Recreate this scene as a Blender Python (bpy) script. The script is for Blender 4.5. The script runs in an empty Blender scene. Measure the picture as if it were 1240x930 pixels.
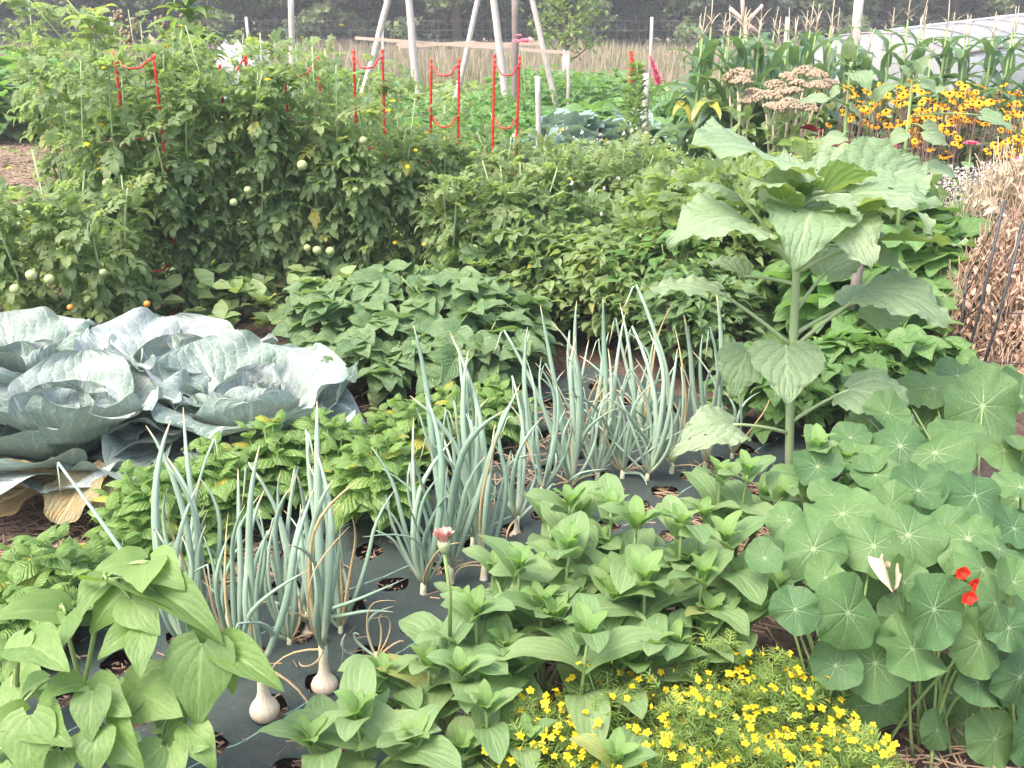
import bpy, math, random
import numpy as np
from mathutils import Vector, Matrix
from mathutils.geometry import delaunay_2d_cdt

S = bpy.context.scene
COL = S.collection
R = random.Random(7)
NR = np.random.default_rng(7)
rad = math.radians

# ---------------------------------------------------------------- camera
CAM_H, PITCH, FPX = 1.55, rad(20.8), 1191.0
cam_data = bpy.data.cameras.new('camera')
cam_data.sensor_width = 36.0
cam_data.lens = 36.0 * FPX / 1240.0
cam_data.clip_start, cam_data.clip_end = 0.05, 1500.0
cam = bpy.data.objects.new('camera', cam_data)
cam.location = (0, 0, CAM_H)
cam.rotation_euler = (rad(90) - PITCH, 0, 0)
COL.objects.link(cam)
S.camera = cam

# ---------------------------------------------------------------- sky and sun
SUN_EL, SUN_AZ = rad(60), rad(-125)      # azimuth measured from +Y towards +X
world = bpy.data.worlds.new('World')
S.world = world
world.use_nodes = True
wn = world.node_tree
wn.nodes.clear()
wo = wn.nodes.new('ShaderNodeOutputWorld')
wb = wn.nodes.new('ShaderNodeBackground')
ws = wn.nodes.new('ShaderNodeTexSky')
ws.sky_type = 'NISHITA'
ws.sun_disc = False
ws.sun_elevation = SUN_EL
ws.sun_rotation = SUN_AZ
ws.air_density, ws.dust_density, ws.ozone_density = 1.0, 6.0, 0.3
wb.inputs[1].default_value = 0.15
wn.links.new(ws.outputs[0], wb.inputs[0])
wn.links.new(wb.outputs[0], wo.inputs[0])
sl = bpy.data.lights.new('sun', 'SUN')
sl.energy = 0.7
sl.angle = rad(25)
sl.color = (1.0, 0.95, 0.86)
sun = bpy.data.objects.new('sun', sl)
sd = Vector((math.sin(SUN_AZ) * math.cos(SUN_EL), math.cos(SUN_AZ) * math.cos(SUN_EL), math.sin(SUN_EL)))
sun.rotation_euler = sd.to_track_quat('Z', 'Y').to_euler()
COL.objects.link(sun)
S.view_settings.view_transform = 'Standard'
S.view_settings.look = 'None'
S.view_settings.gamma = 1.0
S.view_settings.use_curve_mapping = False
S.view_settings.exposure = 1.92
S.render.engine = 'CYCLES'
S.cycles.max_bounces = 10
S.cycles.diffuse_bounces = 7
S.cycles.transmission_bounces = 7
S.cycles.use_adaptive_sampling = True
try:
    S.cycles.use_denoising = True
except Exception:
    pass

# ---------------------------------------------------------------- pixel helpers (photo is 1240 x 930)
_fw = np.array([0, math.cos(PITCH), -math.sin(PITCH)])
_up = np.array([0, math.sin(PITCH), math.cos(PITCH)])
_rt = np.array([1.0, 0, 0])
def ray(px, py): return _fw + _rt * ((px - 620) / FPX) - _up * ((py - 465) / FPX)
def G(px, py, z=0.0):
    d = ray(px, py); t = (z - CAM_H) / d[2]
    return np.array([d[0] * t, d[1] * t, z])
def P(px, py, Y):
    d = ray(px, py); t = Y / d[1]
    return np.array([d[0] * t, Y, CAM_H + d[2] * t])
def A(*a): return np.array(a, float)
def unit(v):
    v = np.asarray(v, float); n = np.linalg.norm(v)
    return v / n if n > 1e-9 else A(0, 0, 1)
def rv(s=1.0): return A(R.uniform(-s, s), R.uniform(-s, s), R.uniform(-s, s))

# ---------------------------------------------------------------- objects
def thing(name, label, cat, loc, group=None):
    o = bpy.data.objects.new(name, None)
    COL.objects.link(o)
    o.empty_display_size = 0.05
    o.location = tuple(float(c) for c in loc)
    o['label'] = label; o['category'] = cat
    if group: o['group'] = group
    return o
def tag(o, label=None, cat=None, group=None, kind=None):
    if label: o['label'] = label
    if cat: o['category'] = cat
    if group: o['group'] = group
    if kind: o['kind'] = kind
    return o
def inst(name, mesh, parent, loc=(0, 0, 0), rot=None, scale=1.0, label=None):
    o = bpy.data.objects.new(name, mesh)
    COL.objects.link(o)
    o.parent = parent
    M = Matrix.Translation(Vector(tuple(float(c) for c in loc)))
    if rot is not None: M = M @ rot.to_4x4()
    if np.isscalar(scale): scale = (scale,) * 3
    M = M @ Matrix.Diagonal((scale[0], scale[1], scale[2], 1))
    o.matrix_basis = M
    if label: o['label'] = label
    return o
def copy_tree(o, parent=None):
    c = o.copy(); COL.objects.link(c); c.parent = parent
    for ch in [x for x in o.children]: copy_tree(ch, c)
    return c

# ---------------------------------------------------------------- mesh builder
class MB:
    def __init__(s):
        s.v, s.q, s.t, s.uv, s.r, s.qm, s.tm = [], [], [], [], [], [], []
        s.n = 0
    def add(s, v, q=None, t=None, uv=None, m=0, rnd=None):
        v = np.asarray(v, float); k = len(v)
        if rnd is None: rnd = R.random()
        s.v.append(v)
        s.uv.append(np.zeros((k, 2)) if uv is None else uv)
        s.r.append(np.full(k, rnd))
        if q is not None and len(q):
            s.q.append(np.asarray(q, int) + s.n); s.qm.append(np.full(len(q), m))
        if t is not None and len(t):
            s.t.append(np.asarray(t, int) + s.n); s.tm.append(np.full(len(t), m))
        s.n += k
        return s
    def mesh(s, name, mats, origin=(0, 0, 0)):
        me = bpy.data.meshes.new(name)
        v = np.concatenate(s.v) - np.asarray(origin, float)
        uv = np.concatenate(s.uv); r = np.concatenate(s.r)
        q = np.concatenate(s.q) if s.q else np.zeros((0, 4), int)
        t = np.concatenate(s.t) if s.t else np.zeros((0, 3), int)
        mi = np.concatenate(s.qm + s.tm) if (s.qm or s.tm) else np.zeros(0, int)
        lv = np.concatenate([q.ravel(), t.ravel()])
        starts = np.concatenate([np.arange(len(q)) * 4, len(q) * 4 + np.arange(len(t)) * 3])
        me.vertices.add(len(v)); me.vertices.foreach_set('co', v.ravel().astype(np.float32))
        me.loops.add(len(lv)); me.loops.foreach_set('vertex_index', lv.astype(np.int32))
        me.polygons.add(len(starts)); me.polygons.foreach_set('loop_start', starts.astype(np.int32))
        me.polygons.foreach_set('material_index', mi.astype(np.int32))
        ul = me.uv_layers.new(name='UVMap')
        ul.data.foreach_set('uv', uv[lv].ravel().astype(np.float32))
        at = me.attributes.new('rnd', 'FLOAT', 'POINT')
        at.data.foreach_set('value', r.astype(np.float32))
        for m in (mats if isinstance(mats, (list, tuple)) else [mats]): me.materials.append(m)
        me.update(calc_edges=True)
        me.polygons.foreach_set('use_smooth', np.ones(len(starts), bool))
        return me
    def build(s, name, mats, parent=None, origin=None, label=None):
        if origin is None:
            origin = tuple(parent.location) if parent is not None else (0, 0, 0)
        o = bpy.data.objects.new(name, s.mesh(name, mats, origin))
        COL.objects.link(o)
        if parent is not None: o.parent = parent
        else: o.location = origin
        if label: o['label'] = label
        return o

def tube(mb, pts, rr, seg=6, m=0, rnd=None, flat=1.0, cap=True):
    pts = np.asarray(pts, float); n = len(pts)
    rr = np.full(n, rr, float) if np.isscalar(rr) else np.asarray(rr, float)
    tan = np.gradient(pts, axis=0)
    ref = A(0, 0, 1) if abs(unit(pts[-1] - pts[0])[2]) < 0.8 else A(0.3, 1, 0)
    V, UV = [], []
    for i in range(n):
        tt = unit(tan[i]); a = unit(np.cross(tt, ref)); b = np.cross(tt, a)
        for k in range(seg):
            th = 2 * math.pi * k / seg
            V.append(pts[i] + rr[i] * (math.cos(th) * a + flat * math.sin(th) * b))
            UV.append((k / seg, i / (n - 1)))
    q = [(i * seg + k, i * seg + (k + 1) % seg, (i + 1) * seg + (k + 1) % seg, (i + 1) * seg + k)
         for i in range(n - 1) for k in range(seg)]
    t = []
    if cap:
        V += [pts[0], pts[-1]]; UV += [(0, 0), (0, 1)]
        c0, c1 = n * seg, n * seg + 1
        t = [(c0, (k + 1) % seg, k) for k in range(seg)] + [(c1, (n - 1) * seg + k, (n - 1) * seg + (k + 1) % seg) for k in range(seg)]
    mb.add(np.array(V), q, t, np.array(UV), m, rnd)

def bez(a, b, c, n=6):
    t = np.linspace(0, 1, n)[:, None]
    return (1 - t) ** 2 * np.asarray(a) + 2 * t * (1 - t) * np.asarray(b) + t ** 2 * np.asarray(c)

def box(mb, c, size, M=None, m=0, bev=0.0):
    sx, sy, sz = [k / 2 for k in size]
    V = np.array([(x, y, z) for x in (-sx, sx) for y in (-sy, sy) for z in (-sz, sz)])
    if M is not None: V = V @ np.asarray(M).T
    q = [(0, 1, 3, 2), (4, 6, 7, 5), (0, 4, 5, 1), (2, 3, 7, 6), (0, 2, 6, 4), (1, 5, 7, 3)]
    # own vertices per face so that smooth shading stays crisp
    VV = np.concatenate([V[list(f)] for f in q]); qq = np.arange(24).reshape(6, 4)
    mb.add(VV + np.asarray(c), qq, None, np.tile(np.array([(0, 0), (1, 0), (1, 1), (0, 1)], float), (6, 1)), m)

def blob(mb, c, r, seg=8, rings=6, m=0, squash=1.0, rnd=None, axis=None):
    V, UV = [], []
    for i in range(rings + 1):
        ph = math.pi * i / rings
        for k in range(seg):
            th = 2 * math.pi * k / seg
            V.append((math.sin(ph) * math.cos(th) * r, math.sin(ph) * math.sin(th) * r, math.cos(ph) * r * squash)); UV.append((k / seg, i / rings))
    q = [(i * seg + k, (i + 1) * seg + k, (i + 1) * seg + (k + 1) % seg, i * seg + (k + 1) % seg) for i in range(rings) for k in range(seg)]
    mb.add(np.array(V) + np.asarray(c), q, None, np.array(UV), m, rnd)

# ---------------------------------------------------------------- leaf templates: base at origin, tip at (0,1,0), upper side +Z
def leaf_t(prof, W=0.5, nu=5, nv=7, fold=0.25, curl=0.6, ruff=0.0, rk=3.0, back=0.0, serr=0.0, sk=14, seed=0, cup=0.0, twist=0.0, puck=0.0):
    rr = random.Random(seed); ph1, ph2 = rr.uniform(0, 6.3), rr.uniform(0, 6.3)
    us, vs = np.linspace(-1, 1, nu), np.linspace(0, 1, nv)
    V = np.zeros((nv, nu, 3)); UV = np.zeros((nv, nu, 2))
    y = z = 0.0
    for j, v in enumerate(vs):
        th = curl * (v - 0.15)
        if j: y += math.cos(th) / (nv - 1); z -= math.sin(th) / (nv - 1)
        w = prof(v) * W
        if serr: w *= 1 + serr * (rr.uniform(-1, 1) if sk != 26 else .45 * (-1) ** j + .55 * rr.uniform(-1, 1))
        nrm = A(0, math.sin(th), math.cos(th)); tn = A(0, math.cos(th), -math.sin(th))
        tw = twist * (v - 0.3)
        for i, u in enumerate(us):
            x = u * w
            h = fold * abs(u) * w + cup * u * u * w
            h += ruff * abs(u) ** 2 * math.sin(rk * 2 * math.pi * v + (ph1 if u > 0 else ph2)) * (0.3 + 0.7 * v)
            if nv > 20 and serr: h += ruff * .38 * abs(u) ** 3 * math.sin(rk * 5.3 * math.pi * v + 2.1 * (ph2 if u > 0 else ph1))
            if puck: h += puck * math.sin(17 * v + 5 * abs(u) + ph1) * math.sin(6 * abs(u) + ph2) * (1 - abs(u) * 0.4)
            h += math.sin(tw) * x
            V[j, i] = A(x, y, z) + nrm * h - tn * back * (abs(u) ** 1.5) * (1 - v) ** 3
            UV[j, i] = (u * 0.5 + 0.5, v)
    V = V.reshape(-1, 3)
    ang = math.atan2(z, y); c, s = math.cos(-ang), math.sin(-ang); L = math.hypot(y, z)
    Y2 = (V[:, 1] * c - V[:, 2] * s) / L; Z2 = (V[:, 1] * s + V[:, 2] * c) / L
    V = np.stack([V[:, 0], Y2, Z2], 1)
    q = [(j * nu + i, j * nu + i + 1, (j + 1) * nu + i + 1, (j + 1) * nu + i) for j in range(nv - 1) for i in range(nu - 1)]
    return dict(v=V, q=np.array(q), uv=UV.reshape(-1, 2))
def p_heart(v): return 0.98 * (min(1, v / 0.10 + 0.35)) * (1 - v ** 2.0) ** 0.85 * (0.72 + 0.28 * math.sin(math.pi * min(1, v * 1.4)))
def p_ovate(v): return (0.22 * (1 - v) + math.sin(math.pi * v ** 0.75)) / 1.08 * (1 - v ** 6)
def p_lance(v): return math.sin(math.pi * v ** 0.6) ** 0.9 if 0 < v < 1 else 0.02
def p_round(v): return math.sqrt(max(0, 1 - (2 * v - 1) ** 2)) * 0.98 + 0.04 * (1 - v)
def p_obov(v): return (0.16 * (1 - v) + (max(0, math.sin(math.pi * v ** 1.35))) ** 0.55) * (1 if v < 1 else 0.25)
def p_cab(v): return 0.15 * (1 - v) + (math.sin(math.pi / 2 * min(1, v / .58)) ** 1.5 if v < .58 else math.sqrt(max(0, 1 - ((v - .58) / .43) ** 2)))
def p_zin(v): return (1 - v) ** .8 * (.45 + 1.5 * v) / .7
def p_strap(v): return (0.8 + 0.4 * v) * (1 - v ** 3)
def disc_t(rings=4, sec=48, bowl=0.12, lobe=0.05, wave=0.03, seed=0):
    rr = random.Random(seed); p1, p2, p3 = [rr.uniform(0, 6.28) for _ in range(3)]
    V, UV = [(0, 0, 0)], [(0.5, 0.5)]
    for i in range(1, rings + 1):
        f = i / rings
        for k in range(sec):
            th = 2 * math.pi * k / sec
            r = 0.5 * f * (1 + f * lobe * abs(math.cos(4.5 * th)) - f * lobe + 0.06 * f * math.sin(2 * th + p2) + 0.045 * f * math.sin(3 * th + p3) + .025 * f * math.sin(5 * th + p1))
            z = bowl * f ** 2 * 0.5 + wave * f * f * math.sin(3 * th + p2) + 0.6 * wave * f * math.sin(2 * th + p1) + .45 * wave * f ** 3 * math.sin(7 * th + p3) + .3 * wave * f ** 4 * math.sin(11 * th + p1)
            V.append((r * math.cos(th), r * math.sin(th), z)); UV.append((0.5 + 0.5 * f * math.cos(th), 0.5 + 0.5 * f * math.sin(th)))
    t = [(0, 1 + k, 1 + (k + 1) % sec) for k in range(sec)]
    q = [(1 + (i - 1) * sec + k, 1 + i * sec + k, 1 + i * sec + (k + 1) % sec, 1 + (i - 1) * sec + (k + 1) % sec) for i in range(1, rings) for k in range(sec)]
    return dict(v=np.array(V, float), q=np.array(q), t=np.array(t), uv=np.array(UV))
def frame(d, n):
    d = unit(d); n = np.asarray(n, float); n = n - d * np.dot(n, d)
    if np.linalg.norm(n) < 1e-4: n = np.cross(d, A(1, 0.2, 0.1))
    n = unit(n); x = np.cross(d, n)
    return np.stack([x, d, n], 1)
def put(mb, T, base, tip, n, w=1.0, m=0, rnd=None):
    base = np.asarray(base, float); d = np.asarray(tip, float) - base; L = np.linalg.norm(d)
    M = frame(d, n)
    mb.add((T['v'] * A(L * w, L, L)) @ M.T + base, T.get('q'), T.get('t'), T['uv'], m, rnd)
def compound(leaflets):
    """join leaflet placements (T, base, tip, n, w) into one template"""
    mb = MB()
    for T, b, t, n, w in leaflets: put(mb, T, b, t, n, w)
    q = np.concatenate(mb.q) if mb.q else None
    return dict(v=np.concatenate(mb.v), q=q, uv=np.concatenate(mb.uv))
# ---------------------------------------------------------------- materials
class NT:
    def __init__(s, name):
        s.m = bpy.data.materials.new(name); s.m.use_nodes = True
        s.t = s.m.node_tree; s.t.nodes.clear()
        s.out = s.t.nodes.new('ShaderNodeOutputMaterial')
    def n(s, typ, **k):
        nd = s.t.nodes.new('ShaderNode' + typ)
        for a, b in k.items(): setattr(nd, a, b)
        return nd
    def set(s, sock, v):
        if isinstance(v, bpy.types.NodeSocket): s.t.links.new(v, sock)
        elif isinstance(v, (tuple, list)) and len(v) == 3 and sock.type == 'RGBA': sock.default_value = (*v, 1)
        else: sock.default_value = v
    def math(s, op, a, b=0.0, c=0.0):
        nd = s.n('Math', operation=op)
        s.set(nd.inputs[0], a); s.set(nd.inputs[1], b); s.set(nd.inputs[2], c)
        return nd.outputs[0]
    def rng(s, v, a, b, c=0.0, d=1.0):
        nd = s.n('MapRange'); nd.clamp = True
        for i, x in enumerate((v, a, b, c, d)): s.set(nd.inputs[i], x)
        return nd.outputs[0]
    def mix(s, f, a, b, blend='MIX'):
        nd = s.n('Mix', data_type='RGBA', blend_type=blend)
        s.set(nd.inputs[0], f); s.set(nd.inputs[6], a); s.set(nd.inputs[7], b)
        return nd.outputs[2]
    def noise(s, scale, detail=3, vec=None, rough=0.6):
        nd = s.n('TexNoise'); nd.inputs['Scale'].default_value = scale; nd.inputs['Detail'].default_value = detail; nd.inputs['Roughness'].default_value = rough
        if vec is not None: s.set(nd.inputs['Vector'], vec)
        return nd.outputs[0]
    def uv(s):
        nd = s.n('UVMap'); sp = s.n('SeparateXYZ'); s.t.links.new(nd.outputs[0], sp.inputs[0])
        return sp.outputs[0], sp.outputs[1]
    def pos(s):
        nd = s.n('NewGeometry'); return nd.outputs['Position']
    def back(s): return s.n('NewGeometry').outputs['Backfacing']
    def rnd(s):
        nd = s.n('Attribute'); nd.attribute_name = 'rnd'; return nd.outputs['Fac']
    def bump(s, h, strength=0.3, dist=0.005):
        nd = s.n('Bump'); nd.inputs['Strength'].default_value = strength; nd.inputs['Distance'].default_value = dist
        s.set(nd.inputs['Height'], h); return nd.outputs[0]
    def bsdf(s, col, rough=0.6, spec=0.4, nrm=None, **k):
        nd = s.n('BsdfPrincipled')
        s.set(nd.inputs['Base Color'], col); s.set(nd.inputs['Roughness'], rough); s.set(nd.inputs['Specular IOR Level'], spec)
        if nrm is not None: s.set(nd.inputs['Normal'], nrm)
        for a, b in k.items(): s.set(nd.inputs[a], b)
        return nd.outputs[0]
    def done(s, sh):
        s.t.links.new(sh, s.out.inputs[0]); return s.m

def leaf_mat(name, top, top2, under, vein, kind='pinnate', trans=0.35, rough=0.5, spec=0.4, nside=7, slope=0.5, vw=1.0,
             yellow=0.0, ycol=(0.42, 0.38, 0.06), bump=0.35, tcol=None, mott=0.25, edge=None, wax=None, spots=0.0, scol=(.34, .29, .14), big=0.0, net=0.0):
    s = NT(name); U, V = s.uv(); r = s.rnd()
    nz = s.noise(38, 3); wrp = s.math('MULTIPLY_ADD', s.noise(14, 2), .16, s.math('MULTIPLY', r, .7))
    if kind == 'pinnate':
        x = s.math('ABSOLUTE', s.math('MULTIPLY_ADD', U, 2.0, -1.0))
        side = s.math('FRACT', s.math('MULTIPLY', s.math('SUBTRACT', s.math('ADD', V, wrp), s.math('MULTIPLY', x, s.math('MULTIPLY_ADD', x, -0.12, slope))), nside))
        side = s.math('MULTIPLY', s.math('ABSOLUTE', s.math('SUBTRACT', side, 0.5)), 2.0)
        sm = s.math('MULTIPLY', s.rng(side, 1 - 0.22 * vw, 1.0), 0.6)
        mid = s.rng(x, 0.075 * vw, 0.02)
        mask = s.math('MAXIMUM', sm, mid)
        h = s.math('ADD', s.math('MULTIPLY', s.rng(side, 0.3, 1.0), -1.0), s.math('MULTIPLY', nz, 0.7))
    elif kind == 'radial':
        a = s.math('MULTIPLY_ADD', U, 2.0, -1.0); b = s.math('MULTIPLY_ADD', V, 2.0, -1.0)
        rr = s.math('SQRT', s.math('ADD', s.math('MULTIPLY', a, a), s.math('MULTIPLY', b, b)))
        an = s.math('MULTIPLY', s.math('ADD', s.math('ARCTAN2', b, a), s.math('MULTIPLY', s.math('SUBTRACT', nz, .5), .22)), 9 / (2 * math.pi))
        f = s.math('MULTIPLY', s.math('ABSOLUTE', s.math('SUBTRACT', s.math('FRACT', an), 0.5)), 2.0)
        dist = s.math('MULTIPLY', s.math('SUBTRACT', 1.0, f), rr)
        mask = s.math('MAXIMUM', s.math('MULTIPLY', s.rng(dist, 0.034, 0.010), s.rng(rr, 0.85, 0.15)), s.rng(rr, 0.10, 0.03))
        h = s.math('ADD', s.math('MULTIPLY', s.rng(dist, 0.0, 0.15), 1.0), s.math('MULTIPLY', nz, 0.6))
    else:
        mask = None; h = nz
    col = s.mix(r, top, top2)
    col = s.mix(1.0, col, s.rng(nz, 0.3, 0.7, 1 - mott, 1 + mott), 'MULTIPLY')
    if wax is not None:
        wn_ = s.noise(4.5, 2)
        col = s.mix(s.math('MULTIPLY', s.rng(wn_, 0.30, 0.66), s.rng(r, .1, .75, .12, 1.0)), col, wax)
    if mask is not None: col = s.mix(s.math('MULTIPLY', mask, 0.75), col, vein)
    if net > 0:
        vo = s.n('TexVoronoi', feature='DISTANCE_TO_EDGE'); vo.inputs['Scale'].default_value = 15.0 if kind == 'pinnate' else 22.0
        s.t.links.new(s.n('UVMap').outputs[0], vo.inputs['Vector'])
        nm = s.rng(vo.outputs['Distance'], .09, .015); col = s.mix(s.math('MULTIPLY', nm, net), col, vein)
        h = s.math('SUBTRACT', h, s.math('MULTIPLY', nm, .12))
    if edge is not None and kind == 'pinnate':
        col = s.mix(s.math('MULTIPLY', s.rng(x, 0.9, 1.0), 0.6), col, edge)
    if yellow > 0:
        yf = s.math('MULTIPLY', s.math('GREATER_THAN', r, 1 - yellow), s.rng(s.noise(12, 2), 0.35, 0.6))
        col = s.mix(yf, col, ycol)
    if spots > 0:
        sp_ = s.math('MULTIPLY', s.rng(s.noise(75, 2), .66, .72), spots)
        col = s.mix(sp_, col, scol)
    if big > 0:
        bp_ = s.math('MULTIPLY', s.rng(s.noise(11, 5, None, .7), .66, .71), big)
        col = s.mix(bp_, col, scol)
    un = s.mix(1.0, under, s.rng(nz, 0.3, 0.7, 0.85, 1.15), 'MULTIPLY')
    if mask is not None: un = s.mix(s.math('MULTIPLY', mask, 0.6), un, vein)
    col2 = s.mix(s.back(), col, un)
    b = s.bsdf(col2, rough, spec, s.bump(h, bump, 0.004))
    tr = s.n('BsdfTranslucent')
    s.set(tr.inputs[0], s.mix(0.6, col, tcol or tuple(min(1, c * k) for c, k in zip(top2, (2.2, 2.4, 1.0)))))
    mx = s.n('MixShader'); s.set(mx.inputs[0], trans)
    s.t.links.new(b, mx.inputs[1]); s.t.links.new(tr.outputs[0], mx.inputs[2])
    return s.done(mx.outputs[0])

def plain(name, c1, c2, scale=20, rough=0.7, spec=0.3, bump=0.2, dist=0.004, stretch=None, trans=0.0, byrnd=False):
    s = NT(name)
    vec = None
    if stretch:
        tc = s.n('TexCoord'); mp = s.n('Mapping'); mp.inputs['Scale'].default_value = stretch
        s.t.links.new(tc.outputs['Object'], mp.inputs[0]); vec = mp.outputs[0]
    nz = s.noise(scale, 4, vec)
    col = s.mix(s.rng(nz, 0.3, 0.7) if not byrnd else s.math('ADD', s.math('MULTIPLY', s.rnd(), 0.7), s.math('MULTIPLY', nz, 0.3)), c1, c2)
    b = s.bsdf(col, rough, spec, s.bump(nz, bump, dist))
    if trans:
        tr = s.n('BsdfTranslucent'); s.set(tr.inputs[0], col)
        mx = s.n('MixShader'); s.set(mx.inputs[0], trans)
        s.t.links.new(b, mx.inputs[1]); s.t.links.new(tr.outputs[0], mx.inputs[2]); b = mx.outputs[0]
    return s.done(b)

M = {}
M['tomato'] = leaf_mat('tomato_leaf', (.115, .185, .095), (.22, .295, .145), (.21, .28, .17), (.18, .26, .13), nside=5, trans=.48, yellow=.015)
M['tomato_pale'] = leaf_mat('tomato_leaf_pale', (.16, .23, .095), (.25, .32, .14), (.23, .29, .17), (.2, .27, .12), nside=5, trans=.45, yellow=.03, ycol=(.33, .31, .08))
M['bean_young'] = leaf_mat('bean_leaf', (.105, .195, .06), (.175, .28, .085), (.19, .30, .09), (.22, .34, .11), nside=4, slope=.9, spots=.4, scol=(.30, .33, .16), trans=.36, rough=.5, bump=.18, mott=.18, tcol=(.42, .62, .04))
M['bean'] = leaf_mat('bush_bean_leaf', (.10, .18, .08), (.17, .255, .115), (.19, .28, .14), (.2, .32, .14), nside=6, slope=.75, trans=.33, rough=.5, bump=.5)
M['basil'] = leaf_mat('basil_leaf', (.125, .235, .06), (.205, .32, .085), (.21, .32, .12), (.30, .43, .17), nside=6, trans=.38, rough=.38, spec=.5, bump=.7, yellow=.03)
M['zinnia'] = leaf_mat('zinnia_leaf', (.125, .215, .09), (.20, .29, .125), (.19, .28, .13), (.26, .36, .18), nside=3, slope=1.1, spots=.45, big=.5, trans=.33, rough=.55, spec=.3, bump=.25, mott=.22, yellow=.012, ycol=(.32, .31, .09))
M['zinnia_young'] = leaf_mat('zinnia_young_leaf', (.145, .26, .08), (.20, .32, .105), (.2, .31, .12), (.26, .38, .16), nside=4, slope=1.0, trans=.4, mott=.1)
M['nast'] = leaf_mat('nasturtium_leaf', (.045, .112, .042), (.105, .195, .065), (.15, .24, .085), (.34, .43, .25), kind='radial', spots=.5, big=.55, scol=(.40, .38, .16), net=.10, trans=.24, rough=.55, spec=.3, bump=.35, mott=.14, yellow=.06, ycol=(.33, .38, .08), tcol=(.33, .55, .05))
M['sunfl'] = leaf_mat('sunflower_leaf', (.18, .28, .155), (.29, .38, .235), (.15, .26, .06), (.36, .45, .27), nside=4, slope=.85, trans=.34, rough=.55, spec=.35, bump=.75, mott=.22, vw=.8, net=.16, spots=.5, big=.5, tcol=(.48, .64, .04))
M['cabbage'] = leaf_mat('cabbage_leaf', (.07, .135, .095), (.22, .28, .255), (.22, .285, .25), (.58, .62, .54), nside=5, slope=1.1, trans=.10, tcol=(.45, .55, .40), rough=.55, spec=.4, bump=.55, mott=.12, vw=.75, net=.16, spots=.4, big=.35, scol=(.42, .40, .28), wax=(.36, .40, .415))
M['cabbage_dead'] = leaf_mat('withered_cabbage_leaf', (.25, .17, .075), (.36, .26, .12), (.30, .23, .12), (.55, .48, .26), nside=6, slope=.95, trans=.2, rough=.7, bump=.8, mott=.4, wax=(.27, .27, .17))
M['corn'] = leaf_mat('corn_leaf', (.065, .135, .06), (.125, .21, .105), (.12, .2, .09), (.22, .3, .18), kind='pinnate', nside=1, slope=0, trans=.28, rough=.42, spec=.5, bump=.1, yellow=.06)
M['squash'] = leaf_mat('squash_leaf', (.10, .20, .06), (.15, .27, .09), (.17, .26, .1), (.24, .36, .15), nside=5, slope=.8, trans=.35)
M['weed'] = leaf_mat('weed_leaf', (.15, .235, .09), (.24, .32, .135), (.2, .28, .13), (.2, .3, .12), kind=None, trans=.35, mott=.3, yellow=.05)
M['potato'] = leaf_mat('potato_leaf', (.08, .185, .05), (.13, .26, .075), (.15, .26, .1), (.18, .3, .1), kind=None, trans=.35)
M['kale'] = leaf_mat('kale_leaf', (.13, .22, .20), (.24, .33, .31), (.22, .3, .28), (.36, .44, .4), nside=5, trans=.2)
M['forest_pale'] = leaf_mat('forest_pale_leaf', (.08, .12, .05), (.17, .21, .09), (.1, .14, .07), (.1, .14, .07), kind=None, trans=.25, rough=.6, mott=.4)
M['forest'] = leaf_mat('forest_leaf', (.034, .056, .042), (.085, .115, .065), (.06, .09, .05), (.06, .09, .05), kind=None, trans=.2, rough=.6, mott=.4)
M['apple'] = leaf_mat('fruit_tree_leaf', (.13, .2, .07), (.22, .3, .11), (.2, .27, .13), (.2, .3, .12), kind=None, trans=.35)
M['mari'] = leaf_mat('marigold_leaf', (.13, .215, .055), (.23, .31, .08), (.2, .28, .1), (.2, .3, .1), kind=None, trans=.4, mott=.2)
M['dark_fol'] = leaf_mat('coneflower_leaf', (.07, .11, .05), (.11, .16, .075), (.12, .16, .09), (.14, .2, .1), kind=None, trans=.3)
M['seedhead'] = plain('dark_seed_stem', (.075, .05, .045), (.16, .11, .09), 30, .8)
M['straw'] = plain('dry_straw', (.44, .34, .23), (.72, .62, .47), 25, .8, .2, trans=.12, byrnd=True)
M['brown_dry'] = plain('dried_brown_leaf', (.30, .185, .12), (.64, .48, .37), 25, .8, .2, trans=.15, byrnd=True)
M['mulch'] = plain('straw_mulch', (.11, .07, .048), (.33, .24, .17), 30, .85, .2, byrnd=True)
M['stem'] = plain('green_stem', (.17, .26, .08), (.25, .34, .13), 30, .55, .4)
M['stem_pale'] = plain('hairy_pale_stem', (.27, .36, .17), (.36, .44, .25), 60, .6, .4, .3)
M['stem_dark'] = plain('woody_stem', (.11, .12, .05), (.19, .18, .09), 40, .7)
M['stem_red'] = plain('purple_stem', (.20, .10, .09), (.28, .2, .12), 40, .6)
M['petal_yellow'] = plain('yellow_petal', (.80, .55, .01), (.88, .68, .03), 30, .55, .3, trans=.25, byrnd=True)
M['petal_gold'] = plain('golden_petal', (.70, .29, .008), (.82, .45, .015), 30, .55, .3, trans=.2, byrnd=True)
M['petal_orange'] = plain('orange_disc', (.62, .27, .01), (.75, .38, .02), 60, .7)
M['petal_red'] = plain('red_petal', (.72, .03, .015), (.82, .06, .03), 30, .5, .3, trans=.25)
M['petal_pink'] = plain('pink_petal', (.75, .13, .24), (.85, .28, .36), 30, .5, .3, trans=.25)
M['petal_dusty'] = plain('dusty_pink_petal', (.52, .22, .20), (.66, .42, .34), 90, .7, .2, trans=.2)
M['petal_white'] = plain('white_floret', (.52, .46, .44), (.72, .66, .62), 30, .7, .2, trans=.25)
M['petal_maroon'] = plain('maroon_petal', (.16, .008, .022), (.26, .02, .04), 30, .6, .3)
M['petal_beige'] = plain('faded_floret', (.26, .20, .135), (.44, .35, .25), 60, .85, .2, .6, .01)
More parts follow.
